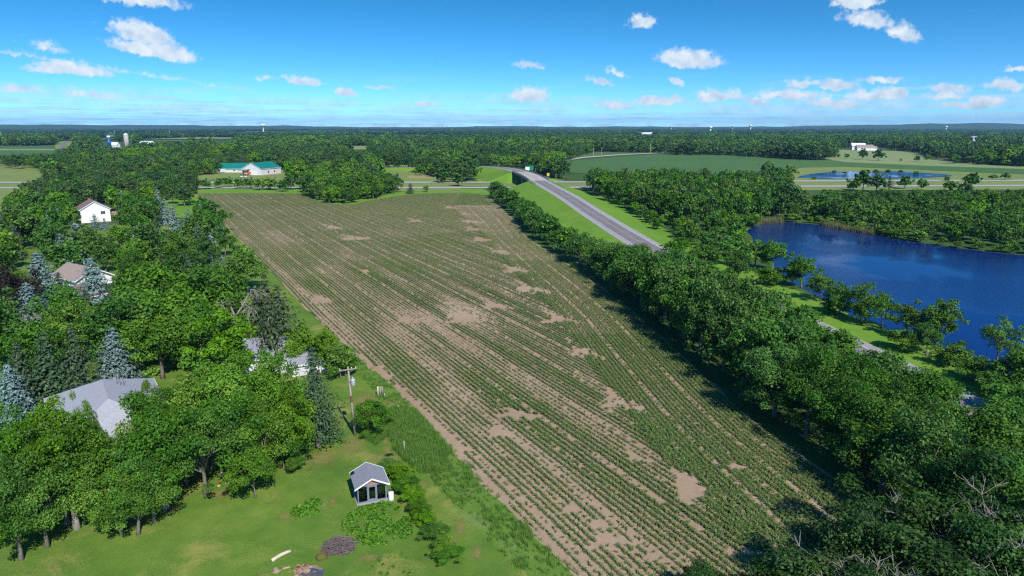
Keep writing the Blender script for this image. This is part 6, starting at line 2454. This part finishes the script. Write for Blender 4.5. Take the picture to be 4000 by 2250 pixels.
# skipped planter rows / tracks
skip = (vnoise(ac / .76 * 1.0 + .5, al / 120.0, 77) > .93) & (BL_ == 0)
keep &= ~(skip & (RNG.random(len(X)) < .75))
X, Y, ST, vig, fine = X[keep], Y[keep], ST[keep], vig[keep], fine[keep]
scl = np.clip(.52 + 1.15 * (vig - .36), .45, 1.15) * (1 + .18 * (RNG.random(len(X)) - .5)) * (1 + .12 * (ST > .31)) * (1.08)
D = np.hypot(X, Y)
order = np.argsort(D)
X, Y, ST, scl, D = X[order], Y[order], ST[order], scl[order], D[order]
rowang = math.atan2(u_[1], u_[0])
rot = np.column_stack([np.zeros(len(X)), np.zeros(len(X)), RNG.uniform(0, 6.28, len(X))])
qx, qy = topx(X, Y, 0.2)
inview = np.where((qx > 2100) & (qx < 3200) & (qy < 2245))[0][:300]
single = np.zeros(len(X), dtype=bool)
single[inview] = True
for i in inview:
    o = link('corn_plant', CORN[i % 4], None, (X[i], Y[i], .02))
    o.rotation_euler = (0, 0, rot[i, 2])
    o.scale = (scl[i],) * 3
    tag(o, 'young corn plant with arching leaves at the near end of the field rows', 'corn', 'corn plants at the near end of the field')
rest = ~single
pk = np.where(D < 170, RNG.integers(0, 4, len(X)), 4 + RNG.integers(0, 3, len(X)))
wide = np.where(D < 170, 1.0, 1.05)
scatter('corn_rows', np.column_stack([X, Y, np.full(len(X), .02)])[rest], np.column_stack([scl * wide, scl * wide, scl])[rest], rot[rest], pk[rest], CORN + CORN_FAR, 'rows of young green corn on tan sandy soil', 'corn')
print('corn', len(X))

# ------------------------------------------------------------------ tall grass, weeds, reeds
def tuft(seed, n, h, w, mat, spread=.12, lean=.35):
    r_ = np.random.default_rng(seed)
    V, lv = [], []
    for i in range(n):
        a = r_.uniform(0, 6.28)
        b = np.array([r_.normal(0, spread), r_.normal(0, spread), 0])
        l = h * r_.uniform(.6, 1.15)
        dr = np.array([math.cos(a), math.sin(a), 0]) * lean * l * r_.uniform(.2, 1.2)
        s = np.array([-math.sin(a), math.cos(a), 0]) * w
        top = b + dr + np.array([0, 0, l])
        V.append([b - s, b + s, top + s * .25, top - s * .25])
        lv.append(r_.uniform(0, 1))
    return quads('tuft', np.array(V), [M[mat]], lv)


def leafy(seed, n, h, rad, leaf, mat):
    r_ = np.random.default_rng(seed)
    u = unit(r_.normal(size=(n, 3)))
    u[:, 2] = np.abs(u[:, 2])
    pos = u * np.array([rad, rad, h]) * r_.uniform(.5, 1, n)[:, None]
    nrm = unit(u + r_.normal(size=(n, 3)) * .5 + np.array([0, 0, .6]))
    return quads('weed', leaf_quads(pos, nrm, np.full(n, leaf), r_), [M[mat]], r_.uniform(0, 1, n))


def poly_points(poly, n, rng_):
    xs = [p[0] for p in poly]
    ys = [p[1] for p in poly]
    out = []
    while sum(len(o) for o in out) < n:
        x_ = rng_.uniform(min(xs), max(xs), 4000)
        y_ = rng_.uniform(min(ys), max(ys), 4000)
        m_ = inpoly(x_, y_, poly)
        out.append(np.column_stack([x_[m_], y_[m_]]))
    return np.concatenate(out)[:n]


def scatter_poly(name, polys, dens, srcs_, label, cat, smin=.7, smax=1.3, z=.015, thin=None):
    pts = []
    for p in polys:
        a = abs(sum(p[i][0] * p[(i + 1) % len(p)][1] - p[(i + 1) % len(p)][0] * p[i][1] for i in range(len(p)))) / 2
        pts.append(poly_points(p, max(4, int(a * dens)), RNG))
    pts = np.concatenate(pts)
    if thin is not None:
        pts = pts[RNG.random(len(pts)) < np.clip((fbm(pts[:, 0] / thin, pts[:, 1] / thin, 3) - .3) / .3, .08, 1)]
    n = len(pts)
    s = RNG.uniform(smin, smax, n)
    scatter(name, np.column_stack([pts, np.full(n, z)]), np.column_stack([s, s, s * RNG.uniform(.75, 1.2, n)]), np.column_stack([np.zeros(n), np.zeros(n), RNG.uniform(0, 6.28, n)]),
            RNG.integers(0, len(srcs_), n), srcs_, label, cat)


GT = [tuft(60 + i, 16, .42, .018, 'tall_grass') for i in range(3)]
TG = [p for p in [TALL]]
scatter_poly('tall_grass', TG, 22, [tuft(60 + i, 16, .55, .022, 'tall_grass') for i in range(3)], 'patch of tall unmown grass beside the mown path', 'tall grass')
scatter_poly('verge_grass', [STRIP], 7, GT, 'strip of rough tall grass between lawn and corn', 'tall grass', thin=2.0)
W1 = pxs([(1190, 1960), (1250, 1950), (1255, 2000), (1180, 2020), (1130, 2015), (1150, 1985)])
W2 = pxs([(1400, 1990), (1500, 1960), (1560, 1985), (1610, 2040), (1600, 2100), (1480, 2140), (1380, 2120), (1340, 2060), (1350, 2020)])
W3 = pxs([(1480, 2180), (1560, 2160), (1620, 2200), (1600, 2250), (1480, 2250), (1450, 2215)])
WD = [leafy(80 + i, 26, .34, .3, .10, 'weed') for i in range(3)]
scatter_poly('weed_patch', [W1, W2], 16, WD, 'patch of bright leafy weeds on the lawn around the shed', 'weeds', thin=1.6)
scatter_poly('thin_weeds', [W3], 4, WD[:1] + GT[:1], 'thin patch of pale weeds and grass near the lawn edge', 'weeds', smin=.4, smax=.9, thin=1.2)
RD = [tuft(90 + i, 22, 1.6, .04, 'reed', .35, .18) for i in range(2)]
R1 = [at(*q) for q in ((2920, 884), (2960, 866), (3055, 862), (3055, 872), (2965, 876))]
R2 = [at(*q) for q in ((3210, 872), (3340, 896), (3420, 912), (3415, 920), (3330, 905), (3215, 884))]
R3 = [at(*q) for q in ((3120, 696), (3240, 670), (3560, 664), (3560, 669), (3260, 676), (3140, 700))]
scatter_poly('reeds', [R1, R2], 2.5, RD, 'pale reeds standing along the far pond shore', 'reeds', z=.05)

# low scrub along the far pond
for (a, b, h, w) in ((3180, 688, 2.5, 60), (3300, 668, 2.5, 50), (3425, 662, 4.0, 40), (3470, 662, 4, 50), (3520, 664, 3, 50), (3580, 668, 3, 50), (3700, 688, 3.5, 60), (3770, 690, 3, 60), (3880, 682, 4, 70), (3930, 676, 5, 60), (3260, 664, 2, 40)):
    top_tree(a, b, h, w, 'bush', 'scrub_bush', 'low scrub bush on the rim of the small far pond', 'scrub bushes around the small far pond', cat='bush')

# ------------------------------------------------------------------ air
hz = MB()
hz.box(-13200, 13200, -13200, 13200, -2.0, 175.0)
hm = bpy.data.materials.new('haze')
hm.use_nodes = True
g = NT(hm.node_tree)
g.n.clear()
vo = g.new('ShaderNodeVolumePrincipled')
vo.inputs['Color'].default_value = (.30, .60, 1.0, 1)
vo.inputs['Density'].default_value = 7.0e-5
vo.inputs['Anisotropy'].default_value = 0.2
ou = g.new('ShaderNodeOutputMaterial')
g.l.new(vo.outputs[0], ou.inputs['Volume'])
me = hz.mesh('haze', hm)
o = link('haze', me)
tag(o, 'thin blue summer haze over the plain', 'haze', kind='stuff')
